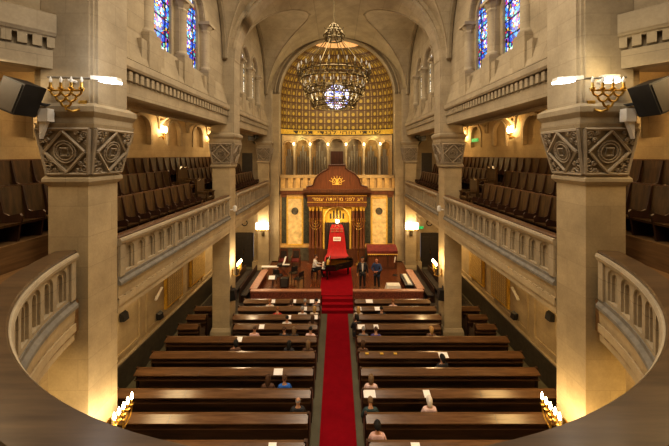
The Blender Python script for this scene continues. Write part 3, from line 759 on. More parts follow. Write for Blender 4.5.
# --- organ pipes
og = thing('pipe_organ', 'ranks of grey organ pipes standing behind the apse arcade arches', 'organ', (0, YF + 1, 6.42))
pp = None
for i in range(7):
    a, b = edges[i], edges[i + 1]; c = (a + b) / 2; n = 4 if i in (0, 6) else 5
    if i == 3:
        MB().box(c - .5, c + .5, ye(c) + .5, ye(c) + .55, 6.42, 8.5).build('wooden_panel', 'ark_dark', og); continue
    for k in range(n):
        t = (k + .5) / n - .5; x = c + t * ((b - a) - .24); hgt = 2.5 - 1.1 * abs(t) * 2
        MB().lathe([(.03, 6.425), (.075, 6.7), (.085, 6.8), (.085, 6.42 + hgt), (.03, 6.45 + hgt)], (x, ye(c) + .42, 0), 8).build('organ_pipe', 'silver', og, True)
# ================================================================== FURNISHINGS
ORD = ['front', 'second', 'third', 'fourth', 'fifth', 'sixth', 'seventh', 'eighth', 'ninth', 'tenth', 'eleventh', 'twelfth']
# --- stage
ST = .5
t = thing('stage_platform', 'low dark wooden stage floor in front of the ark', 'stage', (0, 19, 0))
MB().box(-4.7, 4.7, 16.45, YF - .12, 0, ST).build('stage_deck', 'stage', t)
MB().box(-4.75, 4.75, 16.38, 16.45, 0, ST - .03).build('stage_riser', 'ark_dark', t)
t = thing('carpeted_steps', 'red carpeted steps leading from the nave up to the stage', 'steps', (.02, 15.9, 0))
for k in range(3):
    MB().box(-.80, .84, 15.5 + k * .28, 16.36, k * .165 + .001, (k + 1) * .165).build('step', 'carpet', t)
tag(MB().box(-.5, .56, YB + 8, 15.48, .001, .02).build('nave_carpet', 'carpet', loc=(.03, 10, 0)), 'long red carpet runner laid down the central aisle between the pews', 'carpet')
tag(MB().box(-.97, .93, 16.40, 21.4, ST + .001, ST + .02).build('stage_carpet', 'carpet', loc=(0, 19, ST)), 'red carpet on the stage running under the piano to the ark', 'carpet')
for s in (-1, 1):
    X = lambda a, b: sorted((s * a, s * b))
    t = thing('stage_rail', f'russet brocade covered front rail of the stage, {side(s)} of the steps', 'rail', (s * 2.7, 16.2, 0), 'stage rails')
    MB().box(*X(.86, 4.62), 16.12, 16.34, .02, .84).build('cloth_front', 'rail_cloth', t)
    MB().box(*X(.86, 4.66), 16.08, 16.37, .84, .9).build('rail_cap', 'rail_top', t)
    t = thing('stage_rail', f'pinkish topped side rail of the stage, {side(s)} end', 'rail', (s * 4.6, 17.6, 0), 'stage rails')
    MB().box(*X(4.47, 4.62), 16.4, 19.1, .52, .84).build('cloth_front', 'rail_cloth', t)
    MB().box(*X(4.755, 4.775), 16.46, 19.1, .02, .84).build('outer_face', 'rail_cloth', t)
    MB().box(*X(4.38, 4.79), 16.4, 19.15, .84, .9).build('rail_cap', 'rail_top', t)
    # dark carpet beside the stage and side benches
    tag(MB().box(*X(4.8, 7.35), 15.6, 21.5, .001, .012).build('side_carpet', 'aisle_carpet', loc=(s * 6, 18, 0)), f'dark patterned carpet on the floor beside the stage, {side(s)} side', 'carpet')
    for k, xb in enumerate((5.0, 5.75, 6.5)):
        t = thing('side_bench', f'low dark bench beside the stage facing it, {side(s)} side, {("nearest the rail", "middle one", "nearest the wall")[k]}', 'bench', (s * xb, 18, 0), 'benches beside the stage')
        MB().box(*X(xb, xb + .36), 16.6, 20.2, .38, .43).build('seat', 'aisle_carpet', t)
        MB().box(*X(xb + .36, xb + .41), 16.6, 20.2, .013, .82).build('backrest', 'pew_end', t)
        for y in (16.65, 18.4, 20.1): MB().box(*X(xb + .02, xb + .36), y, y + .05, .013, .38).build('leg', 'pew_end', t)

# --- pews
ROWS = [15.0, 14.28, 13.54, 12.79, 11.92, 11.0, 10.16, 9.24, 8.38, 7.56, 6.75]
PEW = {}
def pew(x0, x1, yb, s, lab, aisle_in, outer=True):
    t = thing('pew', lab, 'pew', ((x0 + x1) / 2, yb, 0), 'dark wooden pews')
    MB().hexa([(x0, yb, .1), (x1, yb, .1), (x1, yb + .05, .1), (x0, yb + .05, .1)], [(x0, yb - .03, .93), (x1, yb - .03, .93), (x1, yb + .02, .93), (x0, yb + .02, .93)]).build('backrest', 'pew', t)
    MB().hexa([(x0, yb + .03, .33), (x1, yb + .03, .33), (x1, yb + .45, .35), (x0, yb + .45, .35)], [(x0, yb + .03, .37), (x1, yb + .03, .37), (x1, yb + .45, .39), (x0, yb + .45, .39)]).build('seat', 'pew', t)
    d = MB(); d.prism([(yb + .03, .965), (yb + .03, .995), (yb - .04, .995), (yb - .24, .91), (yb - .24, .88), (yb - .04, .965)], 'x', x0, x1); d.build('book_desk', 'pew_desk', t)
    MB().box(x0, x1, yb - .2, yb - .02, .70, .72).build('book_shelf', 'pew', t)
    for x in (x0, x1):
        a = x - .03; e = MB()
        e.prism([(yb - .06, 0), (yb + .46, 0), (yb + .47, .5), (yb + .42, .66), (yb + .3, .66), (yb + .14, .72), (yb + .06, .9), (yb + .03, 1.03), (yb - .06, 1.03)], 'x', a, a + .06); e.build('end_panel', 'pew_end', t)
    nl = max(1, int((x1 - x0) / 2)); 
    for k in range(1, nl): 
        xx = x0 + (x1 - x0) * k / nl; MB().box(xx - .03, xx + .03, yb + .05, yb + .42, 0, .34).build('support', 'pew_end', t)
    xm = x0 + (x1 - x0) * (.36 if s < 0 else .60)
    if x1 - x0 > 3: MB().hexa([(xm - .008, yb - .242, .88), (xm + .008, yb - .242, .88), (xm + .008, yb - .242, .912), (xm - .008, yb - .242, .912)], [(xm - .008, yb - .04, .97), (xm + .008, yb - .04, .97), (xm + .008, yb - .04, .9975), (xm - .008, yb - .04, .9975)]).build('desk_joint', 'pew_end', t)
    return t
for s in (-1, 1):
    for i, yb in enumerate(ROWS):
        lab = f'dark varnished pew, {ORD[i]} row from the stage, {side(s)} of the red carpet'
        if i in (1, 2, 3):
            a, b = (.83, 4.36) if i == 3 else (.83, 4.66)
            pew(*sorted((s * a, s * b)), yb, s, lab + ', aisle part', True)
            pew(*sorted((s * 5.86, s * 6.72)), yb, s, lab + ', wall part', True)
        elif i == 0: pew(*sorted((s * .88, s * 4.62)), yb, s, lab, True)
        else: pew(*sorted((s * .80, s * (6.74 if i < 10 else 4.7))), yb, s, lab, True)
def desk_pt(px, i, f=.5):
    """point on top of the book desk of row i above image column px"""
    y = ROWS[i] - .04 - .2 * f; z = .997 - .085 * f
    return ((px - CX) * y / FPX, y, z)
# white sheets lying on the desks
sheets = {}
for (px, i, w_) in ((262, 3, .22), (278.5, 6, .30), (240, 4, .2), (272.6, 9, .2), (273.3, 0, .2), (294, 0, .22), (312, 0, .22), (318, 0, .2), (305, 1, .2), (315, 2, .24), (289, 2, .2),
        (369, 0, .34), (378, 1, .34), (359, 1, .2), (361, 3, .3), (375.7, 3, .2), (442.4, 5, .34), (426, 7, .2), (369, 7, .36), (415, 9, .22)):
    sheets.setdefault((i, px < CX), []).append((px, w_))
for (i, lf), L in sheets.items():
    L.sort(key=lambda q: abs(q[0] - CX))
    for k, (px, w_) in enumerate(L):
        p = desk_pt(px, i, .1)
        y0, y1 = ROWS[i] - .045, ROWS[i] - .235; za, zb = .999, .915
        where = '' if len(L) == 1 else (', nearest the aisle', ', second from the aisle', ', third from the aisle', ', fourth from the aisle')[k]
        o = MB().hexa([(p[0] - w_ / 2, y0, za), (p[0] + w_ / 2, y0, za), (p[0] + w_ / 2 + .01, y1, zb), (p[0] - w_ / 2 + .01, y1, zb)], [(p[0] - w_ / 2, y0, za + .004), (p[0] + w_ / 2, y0, za + .004), (p[0] + w_ / 2 + .01, y1, zb + .004), (p[0] - w_ / 2 + .01, y1, zb + .004)]).build('paper_sheet', 'paper', loc=p)
        tag(o, f'white paper sheet on the {ORD[i]} pew desk, {"left" if lf else "right"} of the carpet{where}', 'paper', 'paper sheets on the pews')
for k, px in enumerate((367, 381.6, 395.3)):
    p = desk_pt(px, 5, .2); o = MB().box(p[0] - .06, p[0] + .06, p[1] - .05, p[1] + .03, p[2] - .01, p[2] + .012).build('name_plate', 'gilt', loc=p)
    tag(o, f'small brass plate on the sixth pew desk right of the carpet, {("first", "second", "third")[k]} from the aisle', 'plate', 'plates on the sixth pew')

# --- gallery stalls
def stall_meshes(s):
    P = {}
    b = MB(); pts = [(0, .42), (.02, .42)]  # backrest: leaning panel with rounded shoulders, local: x away from the nave is +
    b.hexa([(s * -.03, -.224, .32), (s * -.03, .224, .32), (s * .02, .224, .32), (s * .02, -.224, .32)], [(s * .07, -.224, 1.05), (s * .07, .224, 1.05), (s * .11, .224, 1.05), (s * .11, -.224, 1.05)])
    P['backrest'] = b.build('backrest', 'stall')
    q = MB().hexa([(s * -.40, -.215, .33), (s * -.40, .215, .33), (s * .0, .215, .30), (s * .0, -.215, .30)], [(s * -.42, -.215, .38), (s * -.42, .215, .38), (s * .0, .215, .35), (s * .0, -.215, .35)]); P['seat'] = q.build('seat', 'stall')
    a = MB(); a.prism([(s * .1, 0), (s * -.34, 0), (s * -.38, .3), (s * -.42, .42), (s * -.43, .50), (s * -.38, .55), (s * -.28, .53), (s * -.16, .51), (s * -.07, .55), (s * -.035, .68), (s * .045, 1.05), (s * .12, 1.05)], 'y', -.018, .018); P['armrest'] = a.build('armrest', 'pew_end')
    return P
TIER = (('front', 5.78, 6.0), ('middle', 6.62, 6.5), ('back', 7.36, 7.02))
proto_used = []
for s in (-1, 1):
    P = stall_meshes(s)
    for (nm, xb, zf) in TIER:
        for (y0, y1, wh) in ((6.75 if nm == 'front' else 5.45, 12.36 if nm == 'back' else 11.9, 'nearer the curved gallery'), (dict(front=14.5, middle=13.0, back=12.4)[nm], 20.6, 'nearer the chancel')):
            n = round((y1 - y0) / .46); p = (y1 - y0) / n
            t = thing('gallery_stall_row', f'dark wooden row of gallery stalls, {nm} tier of the {side(s)} gallery, {wh}', 'bench', (s * xb, (y0 + y1) / 2, zf), 'gallery stalls')
            for k in range(n + 1):
                yy = y0 + k * p - (y0 + y1) / 2
                inst(P['armrest'], t, (0, yy, 0))
                if k < n:
                    inst(P['backrest'], t, (0, yy + p / 2, 0)); inst(P['seat'], t, (0, yy + p / 2, 0))
            MB().box(*sorted((s * (xb + .08), s * (xb + .15))), y0, y1, zf + 1.03, zf + 1.08).build('top_rail', 'stall_hi', t)
            MB().box(*sorted((s * (xb + .115), s * (xb + .135))), y0, y1, zf + .001, zf + 1.03).build('back_board', 'stall', t)
    for o in P.values(): bpy.data.objects.remove(o)
    # carved chairs in the gap
    for (xb, zf, yy, w) in ((6.35, 6.5, 12.35, 'on the middle tier'), (5.72, 6.0, 12.6, 'behind the balustrade on the front tier')):
        t = thing('carved_armchair', f'dark carved high-backed armchair {w}, {side(s)} gallery', 'chair', (s * xb, yy, zf), 'carved gallery armchairs')
        X = lambda a, b: sorted((s * a, s * b))
        MB().box(*X(xb - .45, xb), yy - .32, yy + .32, zf + .36, zf + .46).build('seat', 'stall', t)
        bk = MB(); bk.prism([(yy - .34, zf + .4), (yy + .34, zf + .4), (yy + .34, zf + 1.1), (yy + .36, zf + 1.22), (yy + .28, zf + 1.16), (yy + .15, zf + 1.13), (yy, zf + 1.25), (yy - .15, zf + 1.13), (yy - .28, zf + 1.16), (yy - .36, zf + 1.22), (yy - .34, zf + 1.1)], 'x', *X(xb, xb + .08)); bk.build('backrest', 'stall', t)
        for d in (-.34, .29):
            MB().prism([(s * xb, zf + .6), (s * (xb - .42), zf + .6), (s * (xb - .48), zf + .68), (s * xb, zf + .72)], 'y', yy + d, yy + d + .06).build('armrest', 'stall', t)
            for xx in (xb - .42, xb - .04): MB().box(*X(xx, xx + .06), yy + d, yy + d + .06, zf + .001, zf + .62).build('leg', 'stall', t)

# --- chandelier
chx, chy = -.1, 10.1
ch = thing('chandelier', 'large bronze three-tiered ring chandelier with candle bulbs hanging in the nave', 'chandelier', (chx, chy, 9.8))
def scroll_band(R_, z0, z1, n):
    m = MB()
    for z in (z0, z1): m.ring((chx, chy, z), R_, .022, 'z', 40, 5)
    m.ring((chx, chy, (z0 + z1) / 2), R_ * .985, .012, 'z', 40, 4)
    for k in range(n):
        a = 2 * pi * k / n; b = a + pi / n; c = a + 2 * pi / n
        P = lambda t, z: (chx + R_ * cos(t), chy + R_ * sin(t), z)
        m.tube([P(a, z0), P((a + b) / 2, (z0 + z1) / 2 + .02), P(b, z1)], .014, 4); m.tube([P(b, z1), P((b + c) / 2, (z0 + z1) / 2 - .02), P(c, z0)], .014, 4)
        mid = P(b, (z0 + z1) / 2 - .03); m.tube([(mid[0], mid[1], mid[2] + .045), P(b + .035, (z0 + z1) / 2 - .03), (mid[0], mid[1], mid[2] - .06), P(b - .035, (z0 + z1) / 2 - .03)], .012, 4, True)
    return m
def candle_proto():
    a = MB().lathe([(.012, -.1), (.05, -.06), (.055, -.03), (.03, -.02), (.024, .0), (.024, .1)], (0, 0, 0), 8).build('candle_cup', 'brass_dark', smooth=True)
    b = MB().lathe([(.012, .1), (.03, .14), (.034, .19), (.022, .25), (.004, .3)], (0, 0, 0), 8).build('candle_bulb', 'bulb_off', smooth=True)
    return a, b
cA, cB = candle_proto()
for (Rr, z0, z1, nc, nb) in ((1.14, 10.66, 10.90, 28, 30), (.94, 10.16, 10.36, 22, 24), (.70, 9.80, 9.96, 14, 18)):
    rg_ = scroll_band(Rr, z0, z1, nb).build('ring_tier', 'brass_dark', ch)
    for k in range(nc):
        a = 2 * pi * (k + .5) / nc; p = Vector((chx + (Rr + .07) * cos(a), chy + (Rr + .07) * sin(a), z1 + .06)) - Vector(ch.location)
        c = inst(cA, ch, p, None, (.8, .8, .75)); inst(cB, c, (0, 0, 0))
    m = MB()
    for k in range(nc):
        a = 2 * pi * (k + .5) / nc
        MB().tube([(chx + Rr * cos(a), chy + Rr * sin(a), z0), (chx + (Rr + .06) * cos(a), chy + (Rr + .06) * sin(a), z0 + .02), (chx + (Rr + .07) * cos(a), chy + (Rr + .07) * sin(a), z1 + .0)], .013, 4).build('candle_bracket', 'brass_dark', ch)
for k in range(8):
    a = 2 * pi * (k + .5) / 8
    MB().tube([(chx + .24 * cos(a), chy + .24 * sin(a), 12.1), (chx + 1.14 * cos(a), chy + 1.14 * sin(a), 10.9)], .014, 5).build('chain', 'brass_dark', ch)
    MB().tube([(chx + 1.14 * cos(a), chy + 1.14 * sin(a), 10.68), (chx + .94 * cos(a), chy + .94 * sin(a), 10.36)], .013, 4).build('chain', 'brass_dark', ch)
    MB().tube([(chx + .94 * cos(a), chy + .94 * sin(a), 10.18), (chx + .70 * cos(a), chy + .70 * sin(a), 9.96)], .013, 4).build('chain', 'brass_dark', ch)
cr = MB()
for (r, z) in ((.3, 12.1), (.26, 12.35), (.1, 12.57)): cr.ring((chx, chy, z), r, .03, 'z', 20, 5)
for k in range(10):
    a = 2 * pi * k / 10; P = lambda r, z, o=0: (chx + r * cos(a + o), chy + r * sin(a + o), z)
    cr.tube([P(.3, 12.1), P(.36, 12.23), P(.26, 12.35), P(.2, 12.47), P(.08, 12.59)], .02, 4)
    cr.tube([P(.3, 12.1), P(.29, 12.2, .2), P(.26, 12.35, .31), P(.33, 12.45, .31)], .016, 4)
cr.build('crown', 'brass_dark', ch)
MB().tube([(chx, chy, 12.5), (chx, chy, 16.55)], .022, 6).build('suspension_rod', 'brass_dark', ch)
# --- lamps helper
def warm(loc, c): return (c[0], c[1] * .92, c[2] * .72) if loc[0] > 1 else c
def point(loc, e, col=(1, .68, .36), r=.06):
    l = bpy.data.lights.new('point_light', 'POINT'); l.energy = e; l.color = warm(loc, col); l.shadow_soft_size = r
    o = bpy.data.objects.new('point_light', l); COL.objects.link(o); o.location = loc; return o
def area(loc, rot, sx, sy, e, col):
    l = bpy.data.lights.new('area_light', 'AREA'); l.shape = 'RECTANGLE'; l.size = sx; l.size_y = sy; l.energy = e; l.color = warm(loc, col)
    o = bpy.data.objects.new('area_light', l); COL.objects.link(o); o.location = loc; o.rotation_euler = rot; return o
def spot(loc, target, e, col, ang, blend=.6, r=.2):
    l = bpy.data.lights.new('spot_light', 'SPOT'); l.energy = e; l.color = col; l.spot_size = R(ang); l.spot_blend = blend; l.shadow_soft_size = r
    o = bpy.data.objects.new('spot_light', l); COL.objects.link(o); o.location = loc; o.rotation_euler = (Vector(target) - Vector(loc)).to_track_quat('-Z', 'Y').to_euler(); return o

# --- wall candelabra on the pier faces
def candelabrum(name, lab, base, face, n, sp, lit, group, up=(0, 0, 1), h=.34, scale=1.):
    """base: point on the wall; face: unit vector out of the wall"""
    f = Vector(face); u = Vector((f.y, -f.x, 0)); b = Vector(base); t = thing(name, lab, 'candelabrum', base, group)
    Z = Vector((0, 0, 1)); out = .34 * scale
    MB().hexa(*[[tuple(b + u * a * .07 + Z * c * .16 + f * d) for a, c in ((-1, -1), (1, -1), (1, 1), (-1, 1))] for d in (0, .03)]).build('wall_plate', 'brass', t)
    st = MB().tube([b + f * .03 - Z * .08, b + f * out * .6 - Z * .17, b + f * out - Z * .12, b + f * out + Z * h * .6], .02 * scale, 6); st.ball(tuple(b + f * out - Z * .1), .045 * scale, 8, 6); st.build('stem', 'brass', t, True)
    w = sp * (n - 1) / 2; tops = []
    for k in range(n):
        d = -w + sp * k; tops.append(b + f * out + u * d + Z * h)
    for k in range(n // 2):
        d = w - sp * k
        pts = [b + f * out + u * (d * cos(a)) + Z * (h - .06 - d * sin(a) * .95) for a in [pi * i / 14 for i in range(15)]]
        MB().tube(pts, .017 * scale, 5).build('arm', 'brass', t, True)
    MB().tube([b + f * out - u * w + Z * (h - .05), b + f * out + u * w + Z * (h - .05)], .014 * scale, 5).build('cross_bar', 'brass', t)
    for k, p in enumerate(tops):
        c = MB().lathe([(.012, -.06), (.045, -.02), (.05, .0), (.02, .01), (.02, .10)], tuple(p), 8).build('candle_cup', 'brass', t, True)
        MB().lathe([(.012, .10), (.028, .13), (.03, .17), (.018, .22), (.004, .26)], tuple(p), 8).build('candle_bulb', 'bulb' if lit(k) else 'bulb_off', c, True)
    return t, tops
for s in (-1, 1):
    b0 = Vector((s * 4.86, 5.75, 9.1)); t = thing('wall_candelabrum', f'brass candelabrum of looped arms with candle bulbs above the carved capital, {side(s)} nearer pier', 'candelabrum', b0, 'brass candelabra on the piers')
    yb_ = 5.38; zb_ = 9.36; sp_ = .185
    MB().box(b0.x - .07, b0.x + .07, 5.72, 5.76, 8.98, 9.24).build('wall_plate', 'brass', t)
    MB().tube([(b0.x, 5.72, 9.08), (b0.x, 5.5, 9.0), (b0.x, yb_, 9.02), (b0.x, yb_, 9.1)], .024, 6).build('stem', 'brass', t, True)
    MB().tube([(b0.x - 1.7 * sp_, yb_, zb_), (b0.x + 1.7 * sp_, yb_, zb_)], .02, 6).build('cross_bar', 'brass', t)
    for row_, nn in enumerate((3, 2, 1)):
        for k in range(nn):
            xx = b0.x + (k - (nn - 1) / 2) * sp_; z0_ = zb_ - row_ * .1
            MB().tube([(xx + .092 * cos(a), yb_, z0_ - .1 * sin(a)) for a in [pi * i / 12 for i in range(13)]], .018, 6).build('looped_arm', 'brass', t, True)
    for k in range(4):
        xx = b0.x + (k - 1.5) * sp_
        c = MB().lathe([(.012, zb_), (.045, zb_ + .03), (.045, zb_ + .05), (.024, zb_ + .06), (.022, zb_ + .14)], (xx, yb_, 0), 8).build('candle_cup', 'brass', t, True)
        MB().lathe([(.012, zb_ + .14), (.024, zb_ + .17), (.024, zb_ + .2), (.004, zb_ + .25)], (xx, yb_, 0), 8).build('candle_bulb', 'bulb_off', c, True)
    point((s * 4.2, 5.25, 9.95), 16, (.95, .96, 1.), .1)
    if s > 0: point((4.98, 5.4, 9.8), 6, (1, .85, .6), .08)
    for (yc, wh, e) in ((6.35, 'low on the nearer pier', 85), (13.9, 'low on the middle pier beside the pews', 62)):
        _, tp = candelabrum('wall_candelabrum', f'lit gilt candelabrum {wh}, {side(s)} side', (s * 4.86, yc, 2.42 if yc < 8 else 2.75), (-s, 0, 0), 5, .13, (lambda k: True), 'brass candelabra on the piers', h=.3)
        point((s * 4.36, yc - (.05 if yc > 8 else .7), 3.32 if yc > 8 else 2.8), e, (1, .76, .48), .1)
    # white glass sconce by the chancel
    t = thing('wall_sconce', f'sconce of four glowing white glasses on the chancel pilaster, {side(s)} side', 'lamp', (s * 5.25, 21.32, 3.0), 'glowing sconces by the chancel')
    MB().box(s * 5.25 - .1, s * 5.25 + .1, 21.24, 21.33, 2.45, 2.85).build('wall_plate', 'brass_dark', t)
    MB().tube([(s * 5.25, 21.25, 2.7), (s * 5.25, 21.1, 2.6), (s * 5.25, 21.05, 2.85)], .03, 6).build('stem', 'brass_dark', t)
    MB().box(s * 5.25 - .45, s * 5.25 + .45, 21.02, 21.08, 2.84, 2.9).build('cross_bar', 'brass', t)
    for k in range(4):
        xx = s * 5.25 - .36 + .24 * k
        c = MB().lathe([(.03, 2.88), (.06, 2.95), (.03, 2.98)], (xx, 21.05, 0), 8).build('lamp_holder', 'brass', t)
        MB().lathe([(.05, 2.98), (.085, 3.08), (.09, 3.3), (.06, 3.42), (.01, 3.45)], (xx, 21.05, 0), 10).build('lamp_glass', 'bulb_white', c, True)
    point((s * 5.25, 20.8, 3.3), 65, (1, .74, .42), .2)
    # gallery wall lamps
    for k, yy in enumerate((N0 + NP * .5 - 2 * NP, N0 + NP * .5, N0 + 2.5 * NP)):
        zz = 9.25
        t = thing('gallery_wall_lamp', f'warm glowing brass lamp on the {side(s)} gallery wall between niches, {("hidden behind the nearer pier", "amid the stalls", "beyond the middle pier")[k]}', 'lamp', (s * 7.5, yy, zz), 'gallery wall lamps')
        MB().lathe([(.02, 8.85), (.07, 8.95), (.03, 9.0), (.03, 9.1)], (s * 7.32, yy, 0), 8).tube([(s * 7.5, yy, 8.95), (s * 7.32, yy, 8.98)], .025, 5).build('bracket', 'brass', t)
        for d in (-.1, .1):
            c = MB().lathe([(.01, 9.06), (.05, 9.1), (.05, 9.14)], (s * 7.3, yy + d, 0), 8).tube([(s * 7.32, yy, 9.05), (s * 7.3, yy + d, 9.1)], .015, 4).build('candle_cup', 'brass', t)
            MB().lathe([(.02, 9.14), (.06, 9.2), (.065, 9.3), (.03, 9.4), (.005, 9.42)], (s * 7.3, yy + d, 0), 8).build('lamp_glass', 'bulb', c, True)
        point((s * 7.1, yy, 9.35), 34, (1, .66, .32), .1)
    # floodlight bars in front of the nearer piers
    t = thing('floodlight', f'slim bar floodlight with white glowing head at the {side(s)} nearer pier', 'lamp', (s * 4.9, 5.5, 9.6), 'floodlights on the nearer piers')
    MB().tube([(s * 5.3, 5.5, 9.63), (s * 4.44, 5.5, 9.60)], .022, 8).build('support_bar', 'ledge', t)
    MB().tube([(s * 5.0, 5.5, 9.6), (s * 5.0, 5.76, 9.6)], .03, 6).build('wall_bracket', 'white', t)
    MB().lathe([(.03, 0), (.09, .05), (.11, .25), (.1, .45), (.03, .5)], (0, 0, 0), 10).build('lamp_head', 'white', t) if 0 else None
    hd = MB().hexa([(s * 4.46, 5.42, 9.57), (s * 3.98, 5.42, 9.54), (s * 3.98, 5.58, 9.54), (s * 4.46, 5.58, 9.57)], [(s * 4.46, 5.42, 9.64), (s * 4.0, 5.44, 9.61), (s * 4.0, 5.56, 9.61), (s * 4.46, 5.58, 9.64)]).build('lamp_head', 'white', t)
    MB().hexa([(s * 4.30, 5.41, 9.53), (s * 3.99, 5.41, 9.505), (s * 3.99, 5.57, 9.505), (s * 4.30, 5.57, 9.53)], [(s * 4.30, 5.41, 9.575), (s * 3.99, 5.41, 9.56), (s * 3.99, 5.57, 9.56), (s * 4.30, 5.57, 9.575)]).build('lamp_lens', 'flood', hd)
    if s > 0:
        h2 = MB().box(4.86, 5.14, 5.44, 5.57, 9.6, 9.66).build('lamp_head', 'white', t); MB().box(4.88, 5.12, 5.43, 5.5, 9.52, 9.6).build('lamp_lens', 'flood', h2)
    # loudspeakers above the gallery by the nearer piers
    t = thing('loudspeaker', f'black box loudspeaker tilted towards the nave beside the {side(s)} nearer pier', 'loudspeaker', (s * 5.55, 5.2, 9.2), 'loudspeakers at the nearer piers')
    rot = Matrix.Rotation(s * R(-38), 4, 'Y') if 0 else None
    cx, cy, cz = s * 5.58, 5.25, 9.22; ang = R(22) * s
    def rp(x, z): return (cx + x * cos(ang) - z * sin(ang), cz + x * sin(ang) + z * cos(ang))
    pts = [rp(-.2, -.28), rp(.2, -.28), rp(.2, .28), rp(-.2, .28)]
    MB().prism(pts, 'y', cy - .16, cy + .22).build('cabinet', 'black', t)
    pts = [rp(-.17, -.25), rp(.17, -.25), rp(.17, .25), rp(-.17, .25)]
    MB().prism(pts, 'y', cy - .175, cy - .16).build('grille', 'grey_door', t)
    MB().tube([(cx, cy + .2, cz - .05), (s * 5.4, 5.8, cz - .1)], .03, 6).build('mounting_arm', 'black', t)
    t = thing('junction_box', f'small pale electrical box on a bracket under the {side(s)} loudspeaker', 'box', (s * 5.4, 5.62, 8.75), 'boxes under the loudspeakers')
    MB().box(s * 5.42 - .09, s * 5.42 + .09, 5.52, 5.66, 8.82, 9.06).build('box_body', 'white', t)
    MB().prism([(s * 5.52, 8.5), (s * 5.4, 8.82), (s * 5.52, 8.82)], 'y', 5.56, 5.64).build('bracket', 'white', t)
    # loudspeakers near the far piers and on the lower piers
    t = thing('pier_loudspeaker', f'small black loudspeaker low on the {side(s)} middle pier', 'loudspeaker', (s * 4.8, 13.75, 1.8), 'small black loudspeakers')
    MB().hexa([(s * 4.86, 13.62, 1.55), (s * 4.60, 13.62, 1.6), (s * 4.60, 13.9, 1.6), (s * 4.86, 13.9, 1.55)], [(s * 4.86, 13.62, 2.05), (s * 4.68, 13.62, 2.05), (s * 4.68, 13.9, 2.05), (s * 4.86, 13.9, 2.05)]).build('cabinet', 'black', t)
    MB().box(*sorted((s * 4.84, s * 4.87)), 13.68, 13.84, 1.7, 2.2).build('bracket', 'black', t)
    for k, (yy, zz) in enumerate(((10.4, 2.6), (12.5, 1.5))):
        t = thing('pier_loudspeaker', f'small black wall fixture under the {side(s)} gallery, {("upper one nearer the balcony", "lower one farther along")[k]}', 'loudspeaker', (s * 7.4, yy, zz), 'small black loudspeakers')
        MB().box(*sorted((s * 7.44, s * 7.5)), yy - .06, yy + .06, zz - .1, zz + .1).build('bracket', 'black', t)
        MB().hexa([(s * 7.44, yy - .14, zz - .12), (s * 7.28, yy - .12, zz - .12), (s * 7.28, yy + .12, zz - .12), (s * 7.44, yy + .14, zz - .12)], [(s * 7.44, yy - .14, zz + .16), (s * 7.32, yy - .12, zz + .1), (s * 7.32, yy + .12, zz + .1), (s * 7.44, yy + .14, zz + .16)]).build('cabinet', 'black', t)
    t = thing('wall_spotlight', f'small white tilted wall light under the {side(s)} gallery', 'lamp', (s * 7.4, 12.4, 2.5), 'white wall lights')
    MB().tube([(s * 7.5, 12.4, 2.35), (s * 7.4, 12.4, 2.4)], .03, 6).build('bracket', 'white', t)
    MB().tube([(s * 7.38, 12.2, 2.3), (s * 7.38, 12.65, 2.62)], .055, 8).build('lamp_tube', 'white', t)
    t = thing('stage_spotlight', f'small white spotlight on the {side(s)} middle pier at balustrade height', 'lamp', (s * 4.75, 13.7, 5.75), 'spotlights on the middle piers')
    MB().tube([(s * 4.86, 13.7, 5.7), (s * 4.72, 13.72, 5.72)], .03, 6).build('bracket', 'white', t)
    MB().lathe([(.06, 5.62), (.09, 5.66), (.09, 5.82), (.05, 5.88)], (s * 4.68, 13.75, 0), 10).build('lamp_head', 'white', t)
    t = thing('gallery_loudspeaker', f'black loudspeaker hung under the cornice at the {side(s)} end of the chancel', 'loudspeaker', (s * 5.9, 20.9, 9.4), 'black loudspeakers by the chancel')
    MB().box(s * 5.95 - .22, s * 5.95 + .22, 20.8, 21.1, 9.2, 9.62).build('cabinet', 'black', t); MB().tube([(s * 5.95, 21.0, 9.2), (s * 5.95, 21.9, 9.0)], .035, 6).build('mounting_arm', 'black', t)
    t = thing('hanging_loudspeaker', f'second black loudspeaker beside the arch, {side(s)} end of the chancel', 'loudspeaker', (s * 5.6, 21.0, 9.3), 'black loudspeakers by the chancel')
    MB().prism([(s * 5.62, 9.3), (s * 5.42, 9.42), (s * 5.5, 9.62), (s * 5.7, 9.5)], 'y', 20.72, 21.0).build('cabinet', 'black', t); MB().tube([(s * 5.55, 20.9, 9.45), (s * 5.6, 21.3, 9.5)], .03, 5).build('mounting_arm', 'black', t)
    # memorial plaques
    for k, (y0, y1, z0, z1) in enumerate(((13.0, 14.4, 1.5, 3.1), (15.2, 16.8, 1.5, 3.2))):
        t = thing('memorial_tablet', f'gilt memorial tablet of small name plates, {side(s)} wall under the gallery, {("nearer the balcony", "farther along")[k]}', 'plaque', (s * 7.45, (y0 + y1) / 2, z0), 'memorial tablets')
        MB().box(*sorted((s * 7.40, s * 7.5)), y0, y1, z0, z1).build('tablet_frame', 'gilt', t)
        MB().box(*sorted((s * 7.37, s * 7.42)), y0 + .1, y1 - .1, z0 + .1, z1 - .1).build('name_plates', 'plaque', t)
for o in (cA, cB): bpy.data.objects.remove(o)
